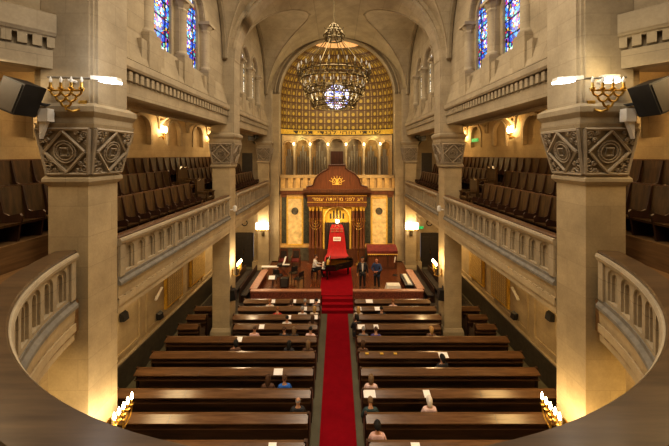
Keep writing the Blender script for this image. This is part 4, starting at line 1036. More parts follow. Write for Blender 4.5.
# exit signs
for (x, y, z, lab) in ((6.0, 21.72, 2.95, 'small green exit sign above the lower door right of the stage'), (7.42, 16.15, 9.0, 'small green exit sign in a gallery wall niche on the right')):
    t = thing('exit_sign', lab, 'sign', (x, y, z))
    if z < 5: MB().box(x - .25, x + .25, y - .02, y + .03, z - .09, z + .09).build('sign_panel', 'exit', t); MB().box(x - .03, x + .03, y + .02, y + .1, z - .03, z + .03).build('bracket', 'white', t)
    else: MB().box(x - .02, x + .03, y - .35, y + .35, z - .09, z + .09).build('sign_panel', 'exit', t); MB().box(x + .02, x + .2, y - .03, y + .03, z - .03, z + .03).build('bracket', 'white', t)
# arcade lamps
for k, e in enumerate(edges[1:-1]):
    t = thing('arcade_lamp', f'small bright lamp at a capital of the apse arcade, {("first", "second", "third", "fourth", "fifth", "sixth")[k]} counted from the left', 'lamp', (e, ye(e) - .3, 9.0), 'apse arcade lamps')
    MB().tube([(e, ye(e) - .12, 8.95), (e, ye(e) - .3, 8.95)], .02, 5).build('bracket', 'brass', t)
    MB().ball((e, ye(e) - .32, 9.05), (.075, .075, .095), 8, 6).build('lamp_glass', 'bulb_small', t, True)
    point((e, ye(e) - .5, 9.1), 4.5, (1, .72, .4), .08)
for s in (-1, 1): point((s * 2.75, ye(2.7) - .35, 9.45), 5, (.65, 1, .75), .1)
# ================================================================== ARK, STAGE FURNITURE, PEOPLE, LIGHT, CAMERA
AY = YF - .12
ark = thing('torah_ark', 'carved wooden ark with rounded pediment, clustered columns and golden arch', 'ark', (0, AY, ST))
MB().box(-2.0, 2.0, AY - .5, AY + .05, ST + .001, 1.45).build('plinth', 'ark_dark', ark)
MB().box(-2.0, 2.0, AY - .15, AY + .03, 1.45, 4.75).build('back_panel', 'ark_wood', ark)
for s in (-1, 1):
    for k, xx in enumerate((1.17, 1.44, 1.72, 1.92)):
        c = MB().lathe([(.13, 1.45), (.13, 1.6), (.09, 1.68), (.085, 4.1), (.11, 4.2)], (s * xx, AY - .32 + .05 * (k % 2), 0), 12).build('column', 'ark_wood', ark, True)
        MB().lathe([(.09, 4.2), (.1, 4.3), (.15, 4.45), (.15, 4.52)], (s * xx, AY - .32 + .05 * (k % 2), 0), 10).build('column_capital', 'gilt', c, True)
    MB().box(*sorted((s * 1.02, s * 2.06)), AY - .52, AY, 1.45, 1.55).build('column_base', 'ark_dark', ark)
MB().box(-2.12, 2.12, AY - .5, AY + .05, 4.52, 5.32).build('entablature', 'ark_wood', ark)
wx = -1.75
for w_ in ('דמוע', 'התא', 'ימ', 'ינפל', 'עד'):
    tx = text_mesh(w_, .34, .01); lo_ = min(v.co.x for v in tx.vertices); hi_ = max(v.co.x for v in tx.vertices)
    for v in tx.vertices: v.co = Vector(((v.co.x - lo_) * 1.15 + wx, -.515 - v.co.z, v.co.y + 5.05 - ST))
    wx += (hi_ - lo_) * 1.15 + .2
    tx.materials.append(M['gilt_line']); o = bpy.data.objects.new('inscription_word', tx); COL.objects.link(o); o.parent = ark
for z in (4.82, 5.28): MB().box(-2.13, 2.13, AY - .53, AY - .48, z, z + .03).build('gilt_band', 'gilt', ark)
cn = MB(); cn.prism([(AY - .5, 5.32), (AY - .62, 5.45), (AY - .7, 5.55), (AY - .7, 5.72), (AY - .55, 5.78), (AY - .06, 5.78), (AY - .06, 5.32)], 'x', -2.4, 2.4); cn.build('cornice', 'ark_dark', ark)
# pediment: stepped shoulders and a round top
pd = [(-2.2, 5.78), (2.2, 5.78), (2.2, 5.95), (1.78, 6.05)] + [(1.72 * cos(a), 6.05 + 1.22 * sin(a)) for a in [pi * i / 20 for i in range(0, 8)]] + [(.62, 7.28), (.62, 7.5), (-.62, 7.5), (-.62, 7.28)] + [(1.72 * cos(a), 6.05 + 1.22 * sin(a)) for a in [pi * i / 20 for i in range(13, 21)]] + [(-1.78, 6.05), (-2.2, 5.95)]
MB().prism(pd, 'y', AY - .45, AY - .06).build('pediment', 'ark_wood', ark)
MB().tube([(p[0] * .98, AY - .47, p[1]) for p in pd[2:]], .05, 6).build('pediment_moulding', 'ark_dark', ark)
em = MB()
for (cx_, dx) in ((-.17, 0), (.17, 0)):
    em.tube([(cx_ - .14, AY - .47, 6.1), (cx_ - .14, AY - .47, 6.38), (cx_ - .1, AY - .47, 6.48), (cx_, AY - .47, 6.52), (cx_ + .1, AY - .47, 6.48), (cx_ + .14, AY - .47, 6.38), (cx_ + .14, AY - .47, 6.1)], .03, 5, True)
em.tube([(-.17, AY - .47, 6.1), (.17, AY - .47, 6.1)], .03, 5)
for k in range(7):
    a = pi * (.15 + .7 * k / 6); em.tube([(.0, AY - .46, 6.12), (.62 * cos(a), AY - .47, 6.1 + .62 * sin(a))], .018, 4)
em.build('gilt_emblem', 'gilt_line', ark)
# golden arch
ap_m = lambda u, v, w: (u, AY - .3 + w, v)
ga = MB(); arch_panel(ga, -1.03, 1.03, 1.45, 4.52, 0, .84, 1.45, 3.62, 0, .12, ap_m, 20); ga.build('golden_surround', 'gilt', ark)
lu = MB(); pts = [(.86 * cos(pi * i / 20), 3.6 + .86 * sin(pi * i / 20)) for i in range(21)]; lu.prism(pts + [(-.8, 3.3), (.8, 3.3)], 'y', AY - .2, AY - .15); lu.build('golden_tympanum', 'gilt', ark)
for k, (x, z0, z1) in enumerate(((-.46, 3.6, 3.98), (-.23, 3.6, 4.18), (0, 3.6, 4.26), (.23, 3.6, 4.18), (.46, 3.6, 3.98))):
    MB().box(x - .06, x + .06, AY - .215, AY - .2, z0, z1).build('dark_slit', 'dark_line', ark)
MB().tube([(a, AY - .33, b) for a, b in outline(0, .93, 1.5, 3.58, 24)], .05, 6).build('arch_roll', 'gilt_line', ark, True)
# dark curtain and red banner
cu = MB(); n = 36
for i in range(n + 1):
    x = -.86 + 1.72 * i / n; yy = AY - .42 + .025 * sin(i * 1.7)
    cu.v += [(x, yy, 3.38), (x, yy, 1.0), (x, yy - .02, 1.0), (x, yy - .02, 3.38)]
for i in range(n):
    for k in range(4): cu.f.append((i * 4 + k, i * 4 + (k + 1) % 4, i * 4 + 4 + (k + 1) % 4, i * 4 + 4 + k))
o = cu.build('ark_curtain', 'curtain', ark)
bn = thing('red_banner', 'red cloth banner with pale lettering hanging before the dark ark curtain', 'banner', (0, AY - .5, 1.0))
b = MB(); rows = [(3.26, .36), (3.0, .48), (2.4, .56), (1.8, .62), (1.3, .68), (1.02, .86), (.7, .90)]; n = 20; vs = []
for j, (z, hw_) in enumerate(rows):
    for i in range(n + 1):
        x = hw_ * (2 * i / n - 1); vs.append((x, AY - .56 - (.03 * j if j < 5 else .15 + .14 * (j - 4)) + .012 * sin(i * 1.5 + j), z))
b.add(vs, [(j * (n + 1) + i, j * (n + 1) + i + 1, (j + 1) * (n + 1) + i + 1, (j + 1) * (n + 1) + i) for j in range(len(rows) - 1) for i in range(n)])
b.build('banner_cloth', 'banner', bn, True)
def bw_(z): return AY - .60 - .03 * (3.34 - z) * 1.6
MB().box(-.27, .27, bw_(2.25) - .02, bw_(2.25), 2.12, 2.4).build('white_text_panel', 'white', bn)
lt = MB(); 
for i in range(9): lt.box(-.22 + .05 * i, -.195 + .05 * i, bw_(2.25) - .025, bw_(2.25) - .018, 2.2, 2.32)
lt.build('panel_lettering', 'banner', bn)
lg = MB()
for r_ in range(2):
    for i in range(16):
        if i % 6 == 5: continue
        z0 = 2.92 - r_ * .17; x = -.44 + .055 * i; lg.box(x, x + .035, bw_(z0) - .03, bw_(z0) - .02, z0, z0 + .1)
lg.build('banner_lettering', 'rail_top', bn)
MB().tube([(-.2, bw_(3.1) - .02, 3.08), (-.1, bw_(3.1) - .02, 3.18), (0, bw_(3.1) - .02, 3.26), (.1, bw_(3.1) - .02, 3.18), (.2, bw_(3.1) - .02, 3.08)], .025, 4).build('banner_emblem', 'rail_top', bn)
# eternal lamp
t = thing('eternal_lamp', 'small glowing lamp hanging before the golden arch', 'lamp', (0.02, AY - .75, 3.5))
MB().ball((.02, AY - .78, 3.55), (.12, .12, .15), 10, 8).build('lamp_glass', 'bulb_white', t, True)
MB().lathe([(.1, 3.68), (.13, 3.72), (.04, 3.82)], (.02, AY - .78, 0), 8).build('lamp_cap', 'brass', t); MB().tube([(.02, AY - .78, 3.8), (.02, AY - .78, 5.0), (.02, AY - .55, 5.3)], .012, 5).build('chain', 'brass', t)
point((.02, AY - 1.0, 3.5), 12, (1, .72, .35), .12)
# standing seven-armed candelabra
for s in (-1, 1):
    x, y = s * 1.5, AY - .85
    t = thing('standing_menorah', f'tall brass seven-branched menorah standing {side(s)} of the ark doors', 'candelabrum', (x, y, ST), 'menorahs beside the ark')
    MB().lathe([(.28, ST + .001), (.28, ST + .06), (.12, ST + .14), (.05, ST + .3)], (x, y, 0), 8).build('foot', 'brass', t)
    MB().lathe([(.035, ST + .3), (.06, 1.4), (.03, 1.5), (.05, 2.1), (.03, 2.2), (.03, 3.6)], (x, y, 0), 8).build('stem', 'brass', t, True)
    for r_ in (.15, .30, .45):
        MB().tube([(x + r_ * cos(a), y, 3.55 + r_ * sin(a) * 1.25) for a in [pi + pi * i / 14 for i in range(15)]], .018, 6).build('arm', 'brass', t, True)
    for k in range(7):
        c = MB().lathe([(.015, 3.52), (.05, 3.56), (.05, 3.6), (.02, 3.62)], (x - .45 + .15 * k, y, 0), 8).build('candle_cup', 'brass', t)
        MB().lathe([(.018, 3.61), (.018, 3.74), (.005, 3.78)], (x - .45 + .15 * k, y, 0), 6).build('candle', 'brass', c)

# --- grand piano
px0, py0 = -.72, 18.35
t = thing('grand_piano', 'black lacquered grand piano with raised lid on the red stage carpet', 'piano', (0, 19, ST))
def outl(o=0.):
    p = [(-.72 - o, 18.3 - o), (-.72 - o, 19.75 + o), (.35, 19.75 + o)]
    p += [(.35 + (.70 + o) * sin(a), 19.35 + (.40 + o) * cos(a)) for a in [pi * i / 10 for i in range(1, 6)]]
    p += [(.98 + o, 19.15), (.85 + o * .5, 18.95 - o), (.55, 18.78 - o), (.15, 18.55 - o), (-.1, 18.33 - o), (-.25, 18.3 - o)]
    return p
po = outl()
sides = MB(); n = len(po)
for i in range(n):
    a, b_ = po[i], po[(i + 1) % n]; cx_, cy_ = .0, 19.1
    ia, ib = [(q[0] + (cx_ - q[0]) * .045, q[1] + (cy_ - q[1]) * .045) for q in (a, b_)]
    sides.hexa([(*a, ST + .62), (*b_, ST + .62), (*ib, ST + .62), (*ia, ST + .62)], [(*a, ST + .98), (*b_, ST + .98), (*ib, ST + .98), (*ia, ST + .98)])
sides.prism(po, 'z', ST + .60, ST + .64); sides.build('case', 'piano', t)
MB().prism([(q[0] * .93 + .01, 19.1 + (q[1] - 19.1) * .93) for q in po], 'z', ST + .80, ST + .84).build('soundboard', 'gilt', t)
st_ = MB()
for k in range(14): st_.box(-.35, .75 - abs(k - 9) * .05, 18.55 + k * .08, 18.56 + k * .08, ST + .842, ST + .85)
st_.box(-.45, -.35, 18.4, 19.65, ST + .84, ST + .9); st_.build('strings_and_frame', 'brass', t)
lid = MB(); L0 = [(-.42, 19.74), (.35, 19.74)] + [(.35 + .70 * sin(a), 19.35 + .40 * cos(a)) for a in [pi * i / 10 for i in range(1, 6)]] + [(.98, 19.15), (.85, 18.95), (.55, 18.78), (.15, 18.55), (-.1, 18.33), (-.42, 18.3)]
ang = R(13)
def lift(q, dz): d = 19.75 - q[1]; return (q[0], 19.75 - d * cos(ang) + dz * sin(ang), ST + 1.0 + d * sin(ang) + dz * cos(ang))
n = len(L0); lid.add([lift(q, 0) for q in L0] + [lift(q, .025) for q in L0], [tuple(range(n)), tuple(range(2 * n - 1, n - 1, -1))] + [(i, (i + 1) % n, n + (i + 1) % n, n + i) for i in range(n)])
lid.build('lid', 'piano', t)
MB().add([lift(q, -.004) for q in L0], [tuple(range(len(L0)))]).build('lid_reflection', 'gilt', t)  # golden reflection below the lid, put in as a gilt sheet
MB().tube([(.62, 18.9, ST + .95), (.6, 18.95, ST + 1.17)], .012, 5).build('lid_prop', 'piano', t)
MB().box(-.98, -.72, 18.35, 19.7, ST + .60, ST + .70).build('keybed', 'piano', t)
kb = MB().box(-.93, -.74, 18.42, 19.63, ST + .70, ST + .725).build('keyboard', 'key', t)
bk_ = MB()
for k in range(36):
    if k % 7 in (2, 6): continue
    bk_.box(-.85, -.74, 18.445 + k * .033, 18.46 + k * .033, ST + .725, ST + .737)
bk_.build('black_keys', 'piano', kb)
MB().hexa([(-.50, 18.6, ST + .98), (-.50, 19.4, ST + .98), (-.47, 19.4, ST + .98), (-.47, 18.6, ST + .98)], [(-.42, 18.6, ST + 1.22), (-.42, 19.4, ST + 1.22), (-.40, 19.4, ST + 1.22), (-.40, 18.6, ST + 1.22)]).build('music_desk', 'piano', t)
for (x, y) in ((-.6, 18.45), (-.6, 19.6), (.7, 19.2)):
    lg_ = MB().lathe([(.05, ST + .06), (.05, ST + .12), (.07, ST + .5), (.08, ST + .61)], (x, y, 0), 8).build('leg', 'piano', t); MB().ball((x, y, ST + .055), .034, 8, 6).build('caster', 'brass', lg_)
MB().box(-.5, -.42, 18.9, 19.1, ST + .12, ST + .62).build('pedal_lyre', 'piano', t)
o = MB().hexa([(-.57, 18.72, ST + 1.0), (-.57, 19.02, ST + 1.0), (-.56, 19.02, ST + 1.0), (-.56, 18.72, ST + 1.0)], [(-.46, 18.72, ST + 1.32), (-.46, 19.0, ST + 1.32), (-.45, 19.0, ST + 1.32), (-.45, 18.72, ST + 1.32)]).build('sheet_music', 'paper', loc=(-.5, 18.87, ST + 1.0)); tag(o, 'white sheet music propped on the grand piano music desk', 'paper')
t = thing('piano_bench', 'dark piano bench under the pianist', 'bench', (-1.42, 18.95, ST))
MB().box(-1.62, -1.22, 18.6, 19.3, ST + .42, ST + .5).build('seat', 'piano', t)
for (x, y) in ((-1.6, 18.62), (-1.28, 18.62), (-1.6, 19.22), (-1.28, 19.22)): MB().box(x, x + .05, y, y + .05, ST + .001, ST + .42).build('leg', 'piano', t)

# --- chairs
def armchair(x, y, face, lab, mat='ark_dark', group='dark armchairs on the stage', hb=1.15):
    t = thing('armchair', lab, 'chair', (x, y, ST), group); t.rotation_euler.z = 0
    f = Vector((sin(face), cos(face))); r = Vector((cos(face), -sin(face)))
    def bx(nm, a0, a1, b0, b1, z0, z1, mt=mat, par=t):
        c = [Vector((x, y)) + r * a + f * b_ for a, b_ in ((a0, b0), (a1, b0), (a1, b1), (a0, b1))]
        return MB().hexa([(*q, ST + z0) for q in c], [(*q, ST + z1) for q in c]).build(nm, mt, par)
    bx('seat', -.28, .28, -.25, .27, .38, .47, 'velvet'); b_ = bx('backrest', -.27, .27, -.31, -.25, .4, hb, mat)
    bx('back_pad', -.2, .2, -.25, -.235, .52, hb - .15, 'curtain', b_)
    for a in (-.3, .25):
        bx('armrest', a, a + .05, -.28, .24, .64, .69)
        for bb in (-.29, .21): bx('leg', a, a + .05, bb, bb + .05, .001, .64)
    return t
armchair(-3.72, 20.75, pi, 'dark carved armchair against the chancel wall, nearer the pilaster')
armchair(-2.85, 20.75, pi, 'dark carved armchair against the chancel wall, nearer the ark')
def chair(x, y, face, lab):
    t = thing('stage_chair', lab, 'chair', (x, y, ST), 'plain black chairs on the stage')
    f = Vector((sin(face), cos(face))); r = Vector((cos(face), -sin(face)))
    def bx(nm, a0, a1, b0, b1, z0, z1):
        c = [Vector((x, y)) + r * a + f * b_ for a, b_ in ((a0, b0), (a1, b0), (a1, b1), (a0, b1))]
        return MB().hexa([(*q, ST + z0) for q in c], [(*q, ST + z1) for q in c]).build(nm, 'black', t)
    bx('seat', -.21, .21, -.21, .21, .43, .47); bx('backrest', -.2, .2, -.24, -.2, .6, .9)
    for a in (-.21, .18):
        bx('leg', a, a + .03, .17, .2, .001, .43); bx('leg', a, a + .03, -.24, -.2, .001, .62)
chair(-3.55, 18.05, .3, 'plain black chair behind the electric keyboard, farther from the piano')
chair(-2.7, 18.5, -.5, 'plain black chair in mid stage beside the electric keyboard')
chair(-2.25, 17.6, -.9, 'plain black chair closest to the front rail between keyboard and piano')
# electric keyboard on a stand
t = thing('electric_keyboard', 'black electric keyboard with white keys on a stand left of the piano', 'keyboard', (-3.3, 18.9, ST))
MB().box(-3.75, -2.95, 18.75, 19.1, ST + .72, ST + .82).build('keyboard_body', 'black', t)
MB().box(-3.3, -2.97, 18.72, 18.9, ST + .82, ST + .835).build('white_keys', 'key', t)
MB().hexa([(-3.42, 18.7, ST + .83), (-3.3, 18.7, ST + .83), (-3.3, 18.73, ST + .83), (-3.42, 18.73, ST + .83)], [(-3.3, 19.05, ST + 1.25), (-3.2, 19.05, ST + 1.25), (-3.2, 19.08, ST + 1.25), (-3.3, 19.08, ST + 1.25)]).build('music_rest', 'white', t)
for (x0, x1) in ((-3.7, -3.05), (-3.05, -3.7)): MB().tube([(x0, 18.93, ST + .02), (x1, 18.93, ST + .72)], .02, 5).build('stand_leg', 'black', t)
t = thing('music_stand', 'black music stand holding an open white score near the front rail', 'music stand', (-3.7, 17.2, ST))
MB().tube([(-3.7, 17.2, ST + .02), (-3.7, 17.2, ST + .62)], .018, 6).build('pole', 'black', t)
for a in (0, 2.1, 4.2): MB().tube([(-3.7, 17.2, ST + .2), (-3.7 + .25 * cos(a), 17.2 + .25 * sin(a), ST + .015)], .012, 4).build('leg', 'black', t)
MB().hexa([(-3.95, 17.08, ST + .6), (-3.45, 17.08, ST + .6), (-3.45, 17.1, ST + .58), (-3.95, 17.1, ST + .58)], [(-3.95, 17.28, ST + .75), (-3.45, 17.28, ST + .75), (-3.45, 17.3, ST + .73), (-3.95, 17.3, ST + .73)]).build('desk', 'black', t)
o = MB().hexa([(-3.9, 17.06, ST + .625), (-3.55, 17.06, ST + .625), (-3.55, 17.25, ST + .765), (-3.9, 17.25, ST + .765)], [(-3.9, 17.055, ST + .63), (-3.55, 17.055, ST + .63), (-3.55, 17.245, ST + .772), (-3.9, 17.245, ST + .772)]).build('open_score', 'paper', loc=(-3.7, 17.15, ST + .6)); tag(o, 'open white score on the music stand near the front rail', 'paper')
t = thing('white_shelf_board', 'long white board lying across the rear end of the side rail, left of the stage', 'board', (-4.3, 19.3, .9))
MB().box(-4.85, -3.75, 19.2, 19.42, .98, 1.04).build('board_top', 'white', t)
for x in (-4.8, -3.85): MB().box(x, x + .06, 19.28, 19.34, ST + .001 if x > -4 else .02, .98).build('leg', 'black', t)
t = thing('amplifier_box', 'black amplifier box on the stage floor between the chairs and music stand', 'box', (-3.1, 17.55, ST))
MB().box(-3.3, -2.85, 17.4, 17.75, ST + .02, ST + .5).build('cabinet', 'black', t); MB().box(-3.26, -2.89, 17.385, 17.4, ST + .06, ST + .46).build('grille', 'grey_door', t)
for x in (-3.27, -2.92): MB().box(x, x + .04, 17.45, 17.7, ST + .001, ST + .02).build('foot', 'black', t)
# velvet covered reading table
t = thing('reading_table', 'large reading desk under a wine velvet cover with gold fringe, rear of the stage', 'table', (3.15, 20.6, ST))
MB().box(2.12, 4.05, 20.3, 21.1, ST + .001, ST + 1.15).build('table_body', 'ark_dark', t)
vc = MB(); vc.prism([(20.22, ST + 1.0), (20.22, ST + 1.22), (20.4, ST + 1.3), (20.75, ST + 1.42), (21.12, ST + 1.42), (21.15, ST + 1.0)], 'x', 2.06, 4.1); vcv = vc.build('velvet_cover', 'velvet', t)
fg = MB().box(2.06, 4.1, 20.19, 20.225, ST + .99, ST + 1.03)
for k in range(16): fg.ball((2.12 + k * .128, 20.2, ST + .98), (.028, .02, .035), 6, 4)
fg.build('gold_fringe', 'gilt_line', vcv)
for x in (2.2, 2.85, 3.5): MB().box(x, x + .5, 20.28, 20.3, ST + .15, ST + .9).build('front_panel', 'ark_wood', t)
t = thing('draped_table', 'small table under a white cloth behind the front rail, right of the performers', 'table', (3.15, 16.75, ST))
tc = MB(); frustum(tc, 3.15, 16.78, .46, .26, ST + .08, .36, .2, .98); tc.build('white_cloth', 'cloth', t)
for x in (2.9, 3.35):
    for y in (16.65, 16.88): MB().box(x, x + .04, y, y + .04, ST + .001, ST + .3).build('leg', 'black', t)
t = thing('low_bench', 'long low dark bench with white cushion along the right side rail', 'bench', (4.1, 17.6, ST))
MB().box(3.86, 4.32, 16.85, 18.5, ST + .3, ST + .38).build('bench_frame', 'black', t); MB().box(4.0, 4.2, 16.9, 18.3, ST + .38, ST + .46).build('cushion', 'cloth', t)
for y in (16.9, 18.4): MB().box(3.9, 4.28, y, y + .05, ST + .001, ST + .3).build('leg', 'black', t)
t = thing('microphone_stand', 'thin black microphone stand with pale microphone beside the reading table', 'microphone', (3.72, 19.2, ST))
MB().tube([(3.72, 19.2, ST + .02), (3.72, 19.2, ST + 1.1), (3.6, 19.1, ST + 1.2)], .016, 5).build('pole', 'black', t); MB().lathe([(.16, ST + .002), (.16, ST + .02), (.02, ST + .04)], (3.72, 19.2, 0), 12).build('base', 'black', t)
MB().tube([(3.66, 19.12, ST + .85), (3.72, 19.14, ST + 1.2)], .035, 6).build('microphone_head', 'white', t)
o = MB().ball((-4.95, 3.2 + .6, 5.58), (.02, .02, .02), 4, 3) if 0 else None

# ------------------------------------------------------------------ people
def skin_mesh(nodes, edges, root, sub=1):
    names = list(nodes); me = bpy.data.meshes.new('figure'); idx = {n: i for i, n in enumerate(names)}
    me.from_pydata([nodes[n][0] for n in names], [(idx[a], idx[b_]) for a, b_ in edges], [])
    o = bpy.data.objects.new('figure', me); COL.objects.link(o)
    md = o.modifiers.new('s', 'SKIN'); md.use_smooth_shade = True
    sv = me.skin_vertices[0].data
    for n in names:
        r = nodes[n][1]; sv[idx[n]].radius = r if isinstance(r, tuple) else (r, r); sv[idx[n]].use_root = (n == root)
    if sub: s2 = o.modifiers.new('u', 'SUBSURF'); s2.levels = s2.render_levels = sub
    dg = bpy.context.evaluated_depsgraph_get(); dg.update()
    out = bpy.data.meshes.new_from_object(o.evaluated_get(dg)); bpy.data.objects.remove(o)
    for p in out.polygons: p.use_smooth = True
    return out
def skeleton(pose):
    """joint positions facing +Y, feet at z=0"""
    N, E = {}, []
    def a(n, p, r, par=None):
        N[n] = (Vector(p), r)
        if par: E.append((par, n))
    if pose['seat']:
        zp = .56; lean = pose.get('lean', 0.)
        sp = lambda z: (pose.get('sway', 0) * z, lean * z, zp + z)
    else:
        zp = .93; lean = pose.get('lean', 0.); sp = lambda z: (pose.get('sway', 0) * z, lean * z, zp + z)
    a('pelvis', sp(0), (.15, .115)); a('waist', sp(.17), (.135, .1), 'pelvis'); a('chest', sp(.38), (.165, .115), 'waist'); a('neck_base', sp(.52), (.085, .07), 'chest')
    nb = N['neck_base'][0]; hd = Vector(pose.get('head', (0, .015, 0)))
    a('neck', nb + Vector((0, .01, .07)) + hd * .5, .055, 'neck_base'); a('jaw', nb + Vector((0, .03, .14)) + hd, (.066, .075), 'neck'); a('brow', nb + Vector((0, .02, .23)) + hd, (.078, .095), 'jaw'); a('crown', nb + Vector((0, .0, .30)) + hd, .055, 'brow')
    hc = nb + Vector((0, .02, .19)) + hd
    yaw = pose.get('yaw', 0); Rz = Matrix.Rotation(yaw, 3, 'Z')
    a('nose', hc + Rz @ Vector((0, .115, -.02)), .013, 'jaw')
    for sd, sx in (('l', -1), ('r', 1)): a('ear_' + sd, hc + Rz @ Vector((sx * .088, -.005, .0)), (.012, .022), 'brow')
    for sd, sx in (('l', -1), ('r', 1)):
        sh = N['chest'][0] + Vector((sx * .18, 0, .09)); a('shoulder_' + sd, sh, .062, 'chest')
        el = Vector(pose['elbow_' + sd]) + nb; wr = Vector(pose['wrist_' + sd]) + nb
        a('elbow_' + sd, el, .045, 'shoulder_' + sd); a('wrist_' + sd, wr, (.03, .025), 'elbow_' + sd)
        d = Vector(pose.get('hand_' + sd, wr - el)).normalized(); u = Vector(pose.get('palm_' + sd, (1, 0, 0))); u = (u - d * u.dot(d)).normalized(); cr = d.cross(u)
        curl = cr if cr.z < 0 else -cr
        pm = wr + d * .06; a('palm_' + sd, pm, (.036, .018), 'wrist_' + sd)
        for k, (off, ln) in enumerate(((-.03, .07), (-.01, .08), (.01, .078), (.03, .062))):
            b0 = pm + d * .035 + u * off; b1 = b0 + d * ln * .5 + curl * .006; b2 = b1 + d * ln * .42 + curl * .022
            a(f'knuckle_{sd}{k}', b0, .0095, 'palm_' + sd); a(f'finger_{sd}{k}', b1, .0085, f'knuckle_{sd}{k}'); a(f'tip_{sd}{k}', b2, .007, f'finger_{sd}{k}')
        th = pm - d * .02 - u * .035 * (1 if pose.get('thumb', 1) > 0 else -1); a('thumb_' + sd, th + d * .01, .011, 'palm_' + sd); a('thumbtip_' + sd, th + d * .045 - u * .012, .009, 'thumb_' + sd)
        pv = N['pelvis'][0]
        hp = pv + Vector((sx * .09, .03, -.04)); a('hip_' + sd, hp, .088, 'pelvis')
        kn = Vector(pose['knee_' + sd]); an = Vector(pose['ankle_' + sd])
        a('thigh_' + sd, (hp + kn) / 2, .078, 'hip_' + sd); a('knee_' + sd, kn, .058, 'thigh_' + sd); a('calf_' + sd, kn.lerp(an, .35) + Vector((0, -.015, 0)), .055, 'knee_' + sd); a('ankle_' + sd, an, .038, 'calf_' + sd)
        ty = pose.get('toe_' + sd, (0, .15, -.045)); a('heel_' + sd, an + Vector((0, -.02, -.05)), .035, 'ankle_' + sd); a('toe_' + sd, an + Vector(ty), (.042, .025), 'heel_' + sd)
    return N, E, hc
def sub(N, E, keep, grow, over={}):
    n2 = {k: (N[k][0], tuple(x * grow + .012 for x in (N[k][1] if isinstance(N[k][1], tuple) else (N[k][1],) * 2))) for k in keep}
    n2.update(over)
    return n2, [e for e in E if e[0] in n2 and e[1] in n2]
def hair_mesh(hc, style, yaw):
    m = MB(); n, mm = 16, 10; Rz = Matrix.Rotation(yaw, 3, 'Z')
    cut = dict(short=.0, long=-.9, bun=-.1, bald=0, curly=-.3, bob=-.55)[style]; k = dict(short=1.06, long=1.12, bun=1.06, bald=1.02, curly=1.26, bob=1.16)[style]
    vs = []
    for i in range(mm + 1):
        for j in range(n):
            th = 2 * pi * j / n; back = .5 - .5 * sin(th)     # 1 at the back (-Y), 0 at the face
            lo = .5 * (1 - back) + cut * back if style != 'bald' else -.15
            hi = pi / 2
            a_ = (lo if style != 'bald' else lo) + (hi - lo) * i / mm
            if style == 'bald': a_ = lo + (.35 - lo) * i / mm * (1 if back > .3 else .2)
            rr = k * (1 + (.05 * sin(7 * th + 3 * i) if style == 'curly' else .015 * sin(5 * th)))
            p = Vector((.092 * rr * cos(a_) * cos(th), .108 * rr * cos(a_) * sin(th) - .01, .125 * rr * sin(a_) + .035))
            if style in ('long', 'bob') and back > .45 and i < mm * .45:
                drop = (.30 if style == 'long' else .10) * (1 - i / (mm * .45)) * (back - .45) / .55
                p = Vector((p.x * (1 + .35 * drop) if abs(p.x) > .001 else 0, p.y - .01, p.z - drop)); 
                if drop > .05: p.y = min(p.y, -.075 - .05 * drop)
            vs.append(hc + Rz @ p)
    m.add(vs, [(i * n + j, i * n + (j + 1) % n, (i + 1) * n + (j + 1) % n, (i + 1) * n + j) for i in range(mm) for j in range(n)])
    if style == 'bun': m.ball(tuple(hc + Rz @ Vector((0, -.12, .06))), .05, 10, 6)
    return m
TORSO = ['pelvis', 'waist', 'chest', 'neck_base', 'shoulder_l', 'shoulder_r', 'elbow_l', 'elbow_r', 'wrist_l', 'wrist_r']
LEGS = ['pelvis', 'hip_l', 'thigh_l', 'knee_l', 'calf_l', 'ankle_l', 'hip_r', 'thigh_r', 'knee_r', 'calf_r', 'ankle_r']
cache = {}
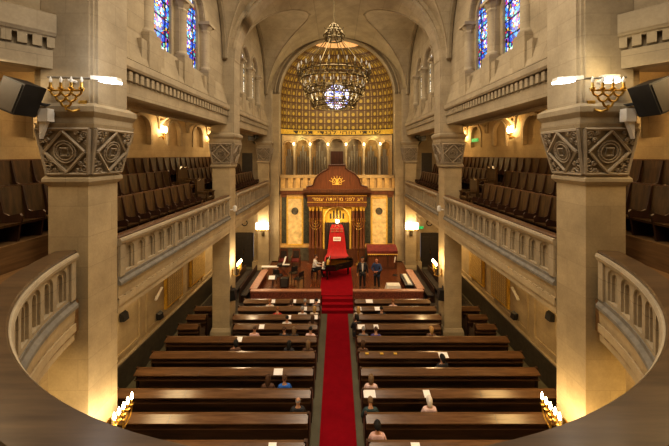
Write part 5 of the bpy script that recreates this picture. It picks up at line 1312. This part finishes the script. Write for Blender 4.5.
def person(lab, loc, rotz, pose, key, shirt, hair, style, trousers='trousers', scale=1., short=False, skin='skin', group=None, jacket=None):
    N, E, hc = skeleton(pose)
    ck = (key, short)
    if ck not in cache:
        body = skin_mesh(N, E, 'pelvis')
        keep = [k for k in TORSO if not (short and (k.startswith('wrist')))]
        n2, e2 = sub(N, E, keep, 1.12)
        for w in ('wrist_l', 'wrist_r'):
            if w in n2: n2[w] = (n2[w][0].lerp(n2['elbow' + w[-2:]][0], .08), (.04, .036))
        n2['hem'] = (N['pelvis'][0] + Vector((0, .0, -.06)), (.165, .13)); e2.append(('pelvis', 'hem'))
        sm = skin_mesh(n2, e2, 'pelvis')
        n3, e3 = sub(N, E, LEGS, 1.1); tm = skin_mesh(n3, e3, 'pelvis')
        sh_ = []
        for sd in 'lr':
            n4 = {k + sd: (N[k + sd][0], r) for k, r in (('heel_', (.048, .045)), ('toe_', (.05, .034)))}
            n4['mid'] = (N['heel_' + sd][0].lerp(N['toe_' + sd][0], .5), (.05, .042))
            sh_.append(skin_mesh(n4, [('heel_' + sd, 'mid'), ('mid', 'toe_' + sd)], 'mid'))
        cache[ck] = (body, sm, tm, sh_)
    body, sm, tm, sh_ = cache[ck]
    def mk(nm, me, mt, par):
        o = bpy.data.objects.new(nm, me); COL.objects.link(o)
        if not me.materials: me.materials.append(M[mt])
        o.material_slots[0].link = 'OBJECT'; o.material_slots[0].material = M[mt]
        if par: o.parent = par
        return o
    p = mk('person', body, skin, None); p.location = loc; p.rotation_euler.z = rotz; p.scale = (scale,) * 3
    tag(p, lab, 'person', group)
    mk('shirt', sm, shirt, p); mk('trousers', tm, trousers, p)
    for q in sh_: mk('shoe', q, 'black', p)
    yaw = pose.get('yaw', 0)
    if style:
        hm = hair_mesh(hc, style, yaw); h = hm.build('hair', hair, loc=(0, 0, 0), smooth=True); h.parent = p
    if jacket:
        n2, e2 = sub(N, E, TORSO, 1.22)
        for w in ('wrist_l', 'wrist_r'): n2[w] = (n2[w][0], (.043, .04))
        n2['hem'] = (N['pelvis'][0] + Vector((0, 0, -.14)), (.19, .15)); e2.append(('pelvis', 'hem'))
        mk('jacket', skin_mesh(n2, e2, 'pelvis'), jacket, p)
    Rz = Matrix.Rotation(yaw, 3, 'Z')
    for sx in (-1, 1):
        e = MB().ball(tuple(hc + Rz @ Vector((sx * .032, .088, .012))), (.012, .009, .008), 6, 4).build('eye', 'eye', loc=(0, 0, 0)); e.parent = p
    e = MB().ball(tuple(hc + Rz @ Vector((0, .09, -.062))), (.024, .009, .007), 8, 4).build('mouth', 'lip', loc=(0, 0, 0)); e.parent = p
    return p
def seated(elb=.0, lean=.0, head=(0, .015, 0), yaw=0., sway=0.):
    return dict(seat=True, lean=lean, head=head, yaw=yaw, sway=sway, elbow_l=(-.26 - elb, .06, -.33), elbow_r=(.26 + elb, .06, -.33), wrist_l=(-.12, .27, -.40), wrist_r=(.12, .27, -.40),
                knee_l=(-.12, .46, .54), knee_r=(.12, .46, .54), ankle_l=(-.12, .38, .10), ankle_r=(.12, .38, .10), toe_l=(0, .13, -.045), toe_r=(0, .13, -.045), palm_l=(1, 0, 0), palm_r=(1, 0, 0))
SA, SB, SCp = seated(), seated(.03, -.06, (0, .05, -.02)), seated(.02, .1, (.01, .03, -.01), .35)
POSES = {'a': SA, 'b': SB, 'c': SCp}
# (column, row of the pew sat on, head height px, shirt, hair, style, pose, short, label)
AUD = [
 (270, 1, 306, 'shirt_cream', 'hair_ginger', 'short', 'a', 0, 'seated person with auburn hair and cream top, outermost in the second pew on the left'),
 (291.5, 1, 306, 'shirt_brown', 'hair_brown', 'bob', 'b', 0, 'seated person with brown bobbed hair and brown top, second pew left of the carpet'),
 (305, 1, 303, 'shirt_dark', 'hair_grey', 'short', 'a', 0, 'seated person with grey hair and dark clothes, second pew left of the carpet'),
 (316, 1, 304, 'shirt_grey', 'hair_black', 'short', 'c', 0, 'seated person with dark hair and grey top, ending the second pew on the left'),
 (277.5, 2, 313, 'shirt_red', 'hair_ginger', 'short', 'b', 0, 'seated person in a red shirt with ginger hair, third pew left of the carpet'),
 (302.5, 2, 313, 'shirt_white', 'hair_grey', 'short', 'a', 0, 'seated person with grey hair and white shirt, third pew left of the carpet'),
 (314.5, 2, 313.5, 'shirt_cream', 'hair_blond', 'bob', 'a', 0, 'seated person with blond bob, aisle end of the third pew on the left'),
 (287, 3, 324.5, 'shirt_white', 'hair_black', 'short', 'b', 0, 'seated person with black hair and white shirt, fourth pew left of the carpet'),
 (312.5, 3, 327, 'shirt_brown', 'hair_brown', 'long', 'a', 0, 'seated person with long brown hair, aisle end of the fourth pew on the left'),
 (284, 4, 335, 'shirt_dark', 'hair_brown', 'short', 'a', 0, 'seated person with short brown hair and dark jacket, fifth pew on the left'),
 (294, 4, 337, 'shirt_dark', 'hair_ash', 'long', 'b', 0, 'seated person with long light brown hair and dark top, fifth pew on the left'),
 (310.5, 4, 337, 'shirt_palepink', 'hair_black', 'short', 'a', 0, 'seated person with dark hair and pale pink shirt, ending the fifth pew on the left'),
 (254, 4, 336, 'shirt_pink', 'hair_brown', 'short', 'c', 1, 'seated person in a pink shirt, alone near the pier, fifth pew on the left'),
 (235, 5, 352, 'shirt_brown', 'hair_black', 'bob', 'c', 1, 'seated person with black bob and bare arms, alone mid pew on the left'),
 (289, 5, 352, 'shirt_dark', 'hair_black', 'long', 'a', 0, 'seated person with long black hair and black clothes, sixth pew left of the carpet'),
 (308, 5, 352, 'shirt_brown', 'hair_ash', 'long', 'a', 0, 'seated person with long light brown hair, ending the sixth pew on the left'),
 (268, 7, 386, 'shirt_brown', 'hair_brown', 'long', 'a', 0, 'seated woman with long wavy brown hair beside the person in bright blue'),
 (284.5, 7, 386, 'shirt_blue', 'hair_brown', 'short', 'a', 0, 'seated person with short dark hair in a bright blue shirt'),
 (298, 8, 404, 'shirt_dark', 'hair_grey', 'bald', 'a', 0, 'seated balding man in a dark navy coat, alone on the ninth pew'),
 (393, 1, 307, 'shirt_palepink', 'hair_ginger', 'short', 'b', 0, 'seated person in a pale pink top, second pew right of the carpet'),
 (381.5, 2, 312, 'shirt_dark', 'hair_black', 'short', 'a', 0, 'seated person with black hair and dark clothes, third pew right of the carpet'),
 (358.5, 2, 314.5, 'shirt_cream', 'hair_blond', 'long', 'a', 0, 'seated person with long blond hair, aisle end of the third pew on the right'),
 (357, 3, 323, 'shirt_dark', 'hair_black', 'bob', 'c', 0, 'seated person with black bob and dark top, ending the fourth pew on the right'),
 (363.5, 4, 337, 'shirt_grey', 'hair_grey', 'short', 'a', 0, 'seated person with grey hair, aisle end of the fifth pew on the right'),
 (376, 4, 336, 'shirt_violet', 'hair_brown', 'short', 'b', 0, 'seated person with brown hair and violet-blue shirt, fifth pew right of the carpet'),
 (363, 5, 347, 'shirt_brown', 'hair_brown', 'bob', 'a', 0, 'seated person with auburn-brown bob, ending the sixth pew on the right'),
 (431.5, 4, 336, 'shirt_brown', 'hair_blond', 'bob', 'a', 0, 'seated person with blond hair near the pier, fifth pew right of the carpet'),
 (443, 6, 363, 'shirt_dark', 'hair_black', 'bob', 'c', 0, 'seated person with black hair and black clothes, alone mid pew on the right'),
 (371, 7, 381, 'shirt_palepink', 'hair_ash', 'bob', 'a', 1, 'seated person with light brown hair and bare shoulders, eighth pew on the right'),
 (370.5, 8, 399, 'shirt_teal', 'hair_ash', 'short', 'b', 0, 'seated person with greying hair and dark teal jacket, ninth pew on the right'),
 (429.5, 8, 404, 'shirt_palepink', 'hair_white', 'bob', 'a', 0, 'seated white-haired woman in a pale pink sweater, alone mid pew on the right'),
 (377.5, 10, 431, 'shirt_pink', 'hair_black', 'curly', 'a', 0, 'seated person with dark curly hair and pink shirt, closest to the balcony on the right'),
]
for (px, i, hy, shirt, hair, style, pk, short, lab) in AUD:
    i = min(i, 9)
    y = ROWS[i] + .28; zh = H - (hy - CY) * y / FPX
    hz = 1.27; sc = .85 if zh > 0 else .9
    person(lab, ((px - CX) * y / FPX, y, 0.0), random.uniform(-.12, .12), POSES[pk], pk, shirt, hair, style, scale=sc, short=bool(short), group='audience seated in the pews')
# pianist
PI_ = dict(seat=True, lean=.10, head=(0, .05, -.02), yaw=0., elbow_l=(-.25, .12, -.32), elbow_r=(.25, .12, -.32), wrist_l=(-.22, .40, -.33), wrist_r=(.22, .40, -.33), hand_l=(0, 1, -.1), hand_r=(0, 1, -.1),
           knee_l=(-.13, .46, .55), knee_r=(.13, .46, .55), ankle_l=(-.13, .50, .10), ankle_r=(.13, .54, .10))
person('pianist in a white shirt and dark trousers seated at the grand piano', (-1.44, 18.95, ST + .02), R(-90), PI_, 'pianist', 'shirt_white', 'hair_brown', 'short', scale=1.0)
# standing performers
S1 = dict(seat=False, lean=.0, head=(0, .015, 0), elbow_l=(-.27, -.03, -.34), elbow_r=(.27, -.03, -.34), wrist_l=(-.30, .05, -.58), wrist_r=(.30, .05, -.58), hand_l=(0, .15, -1), hand_r=(0, .15, -1), palm_l=(0, 1, 0), palm_r=(0, 1, 0),
          knee_l=(-.11, .02, .50), knee_r=(.11, .02, .50), ankle_l=(-.12, -.02, .09), ankle_r=(.12, -.02, .09))
pm = person('standing man in a black suit and white shirt facing the pews, arms at his sides', (1.47, 17.35, ST), pi, S1, 'singer', 'shirt_white', 'hair_black', 'short', scale=1.02, jacket='shirt_dark')
sf = MB().prism([(-.055, 1.43), (.055, 1.43), (.045, 1.2), (.02, 1.0), (-.02, 1.0), (-.045, 1.2)], 'y', .06, .152).build('shirt_front', 'shirt_white', loc=(0, 0, 0)); sf.parent = pm
S2 = dict(seat=False, lean=.02, head=(0, .03, -.01), yaw=.0, elbow_l=(-.28, .05, -.32), elbow_r=(.28, .05, -.32), wrist_l=(-.08, .27, -.36), wrist_r=(.09, .24, -.40), hand_l=(1, .25, -.15), hand_r=(-1, .25, -.2), palm_l=(0, 0, 1), palm_r=(0, 0, 1),
          knee_l=(-.11, .03, .50), knee_r=(.11, .0, .50), ankle_l=(-.12, .0, .09), ankle_r=(.12, -.03, .09))
person('standing bald man in a navy blue shirt with hands clasped before him', (2.3, 17.3, ST), R(160), S2, 'bald', 'shirt_navy', 'hair_grey', None, scale=1.0, skin='skin2')
o = MB().box(2.2, 2.24, 16.98, 17.05, ST + .98, ST + 1.16).build('folded_paper', 'paper', loc=(2.22, 17.0, ST + 1.0)) if 0 else None

# ------------------------------------------------------------------ light: area lights and the stage, chancel and dome spots are added, without fixtures
W = bpy.data.worlds.new('World'); SC.world = W; W.use_nodes = True
W.node_tree.nodes['Background'].inputs[0].default_value = (.55, .62, .75, 1); W.node_tree.nodes['Background'].inputs[1].default_value = .35
area((0, 9.5, 16.0), (0, 0, 0), 5, 5, 560, (1, .85, .66))
area((0, 2.5, 15.0), (R(12), 0, 0), 6, 4, 460, (1, .87, .70))
area((0, 17.6, 16.0), (0, 0, 0), 3.0, 3.0, 260, (1, .83, .60))
for s in (-1, 1):
    for y in (8.6, 17.5): area((s * 6.3, y, 4.6), (0, 0, 0), 1.0, 2.6, 95, (1, .72, .38))
    area((s * 6.0, 3.6, 4.6), (0, 0, 0), 1.5, 2.0, 110, (1, .72, .36))
    area((s * 6.3, 4.51, 9.9), (0, 0, 0), 1.2, 1.2, 70, (1, .78, .5))
    for y in (9.17, 16.16, 18.49): area((s * 6.2, y, 9.9), (0, 0, 0), .6, 1.2, 30, (1, .72, .40))
    spot((s * 4.2, 14.9, 11.5), (s * .6, 19.4, .8), 520, (1, .76, .48), 50)
    spot((s * 4.4, 14.7, 12.0), (s * 1.0, 22, 3.6), 3400, (1, .74, .40), 40)
    spot((s * 4.15, 5.4, 9.45), (s * -1, 12, 1), 260, (.95, .97, 1.), 80)
    spot((s * 3.2, 21.6, 6.9), (s * -.6, 23.4, 13.5), 520, (1, .84, .52), 110, 1.)
point((0, 21.6, 12.2), 60, (1, .76, .4), .3)  # added point light for the dome, no lamp there
point((chx, chy, 10.5), 70, (1, .8, .5), .25)
point((0, 16.8, 13), 60, (1, .86, .68), .6)  # point light below the far vault, no lamp modelled there
# ------------------------------------------------------------------ camera
cd = bpy.data.cameras.new('camera'); cam = bpy.data.objects.new('camera', cd); COL.objects.link(cam)
cam.location = (0, 0, H); cam.rotation_euler = (R(90), 0, 0)
cd.sensor_width = 36; cd.lens = 36 * FPX / 669; cd.shift_x = (334.5 - CX) / 669; cd.shift_y = -(223 - CY) / 669; cd.clip_end = 200; cd.clip_start = .05
SC.camera = cam
SC.view_settings.view_transform = 'Standard'
SC.view_settings.look = 'Medium High Contrast'
SC.view_settings.exposure = 0.0
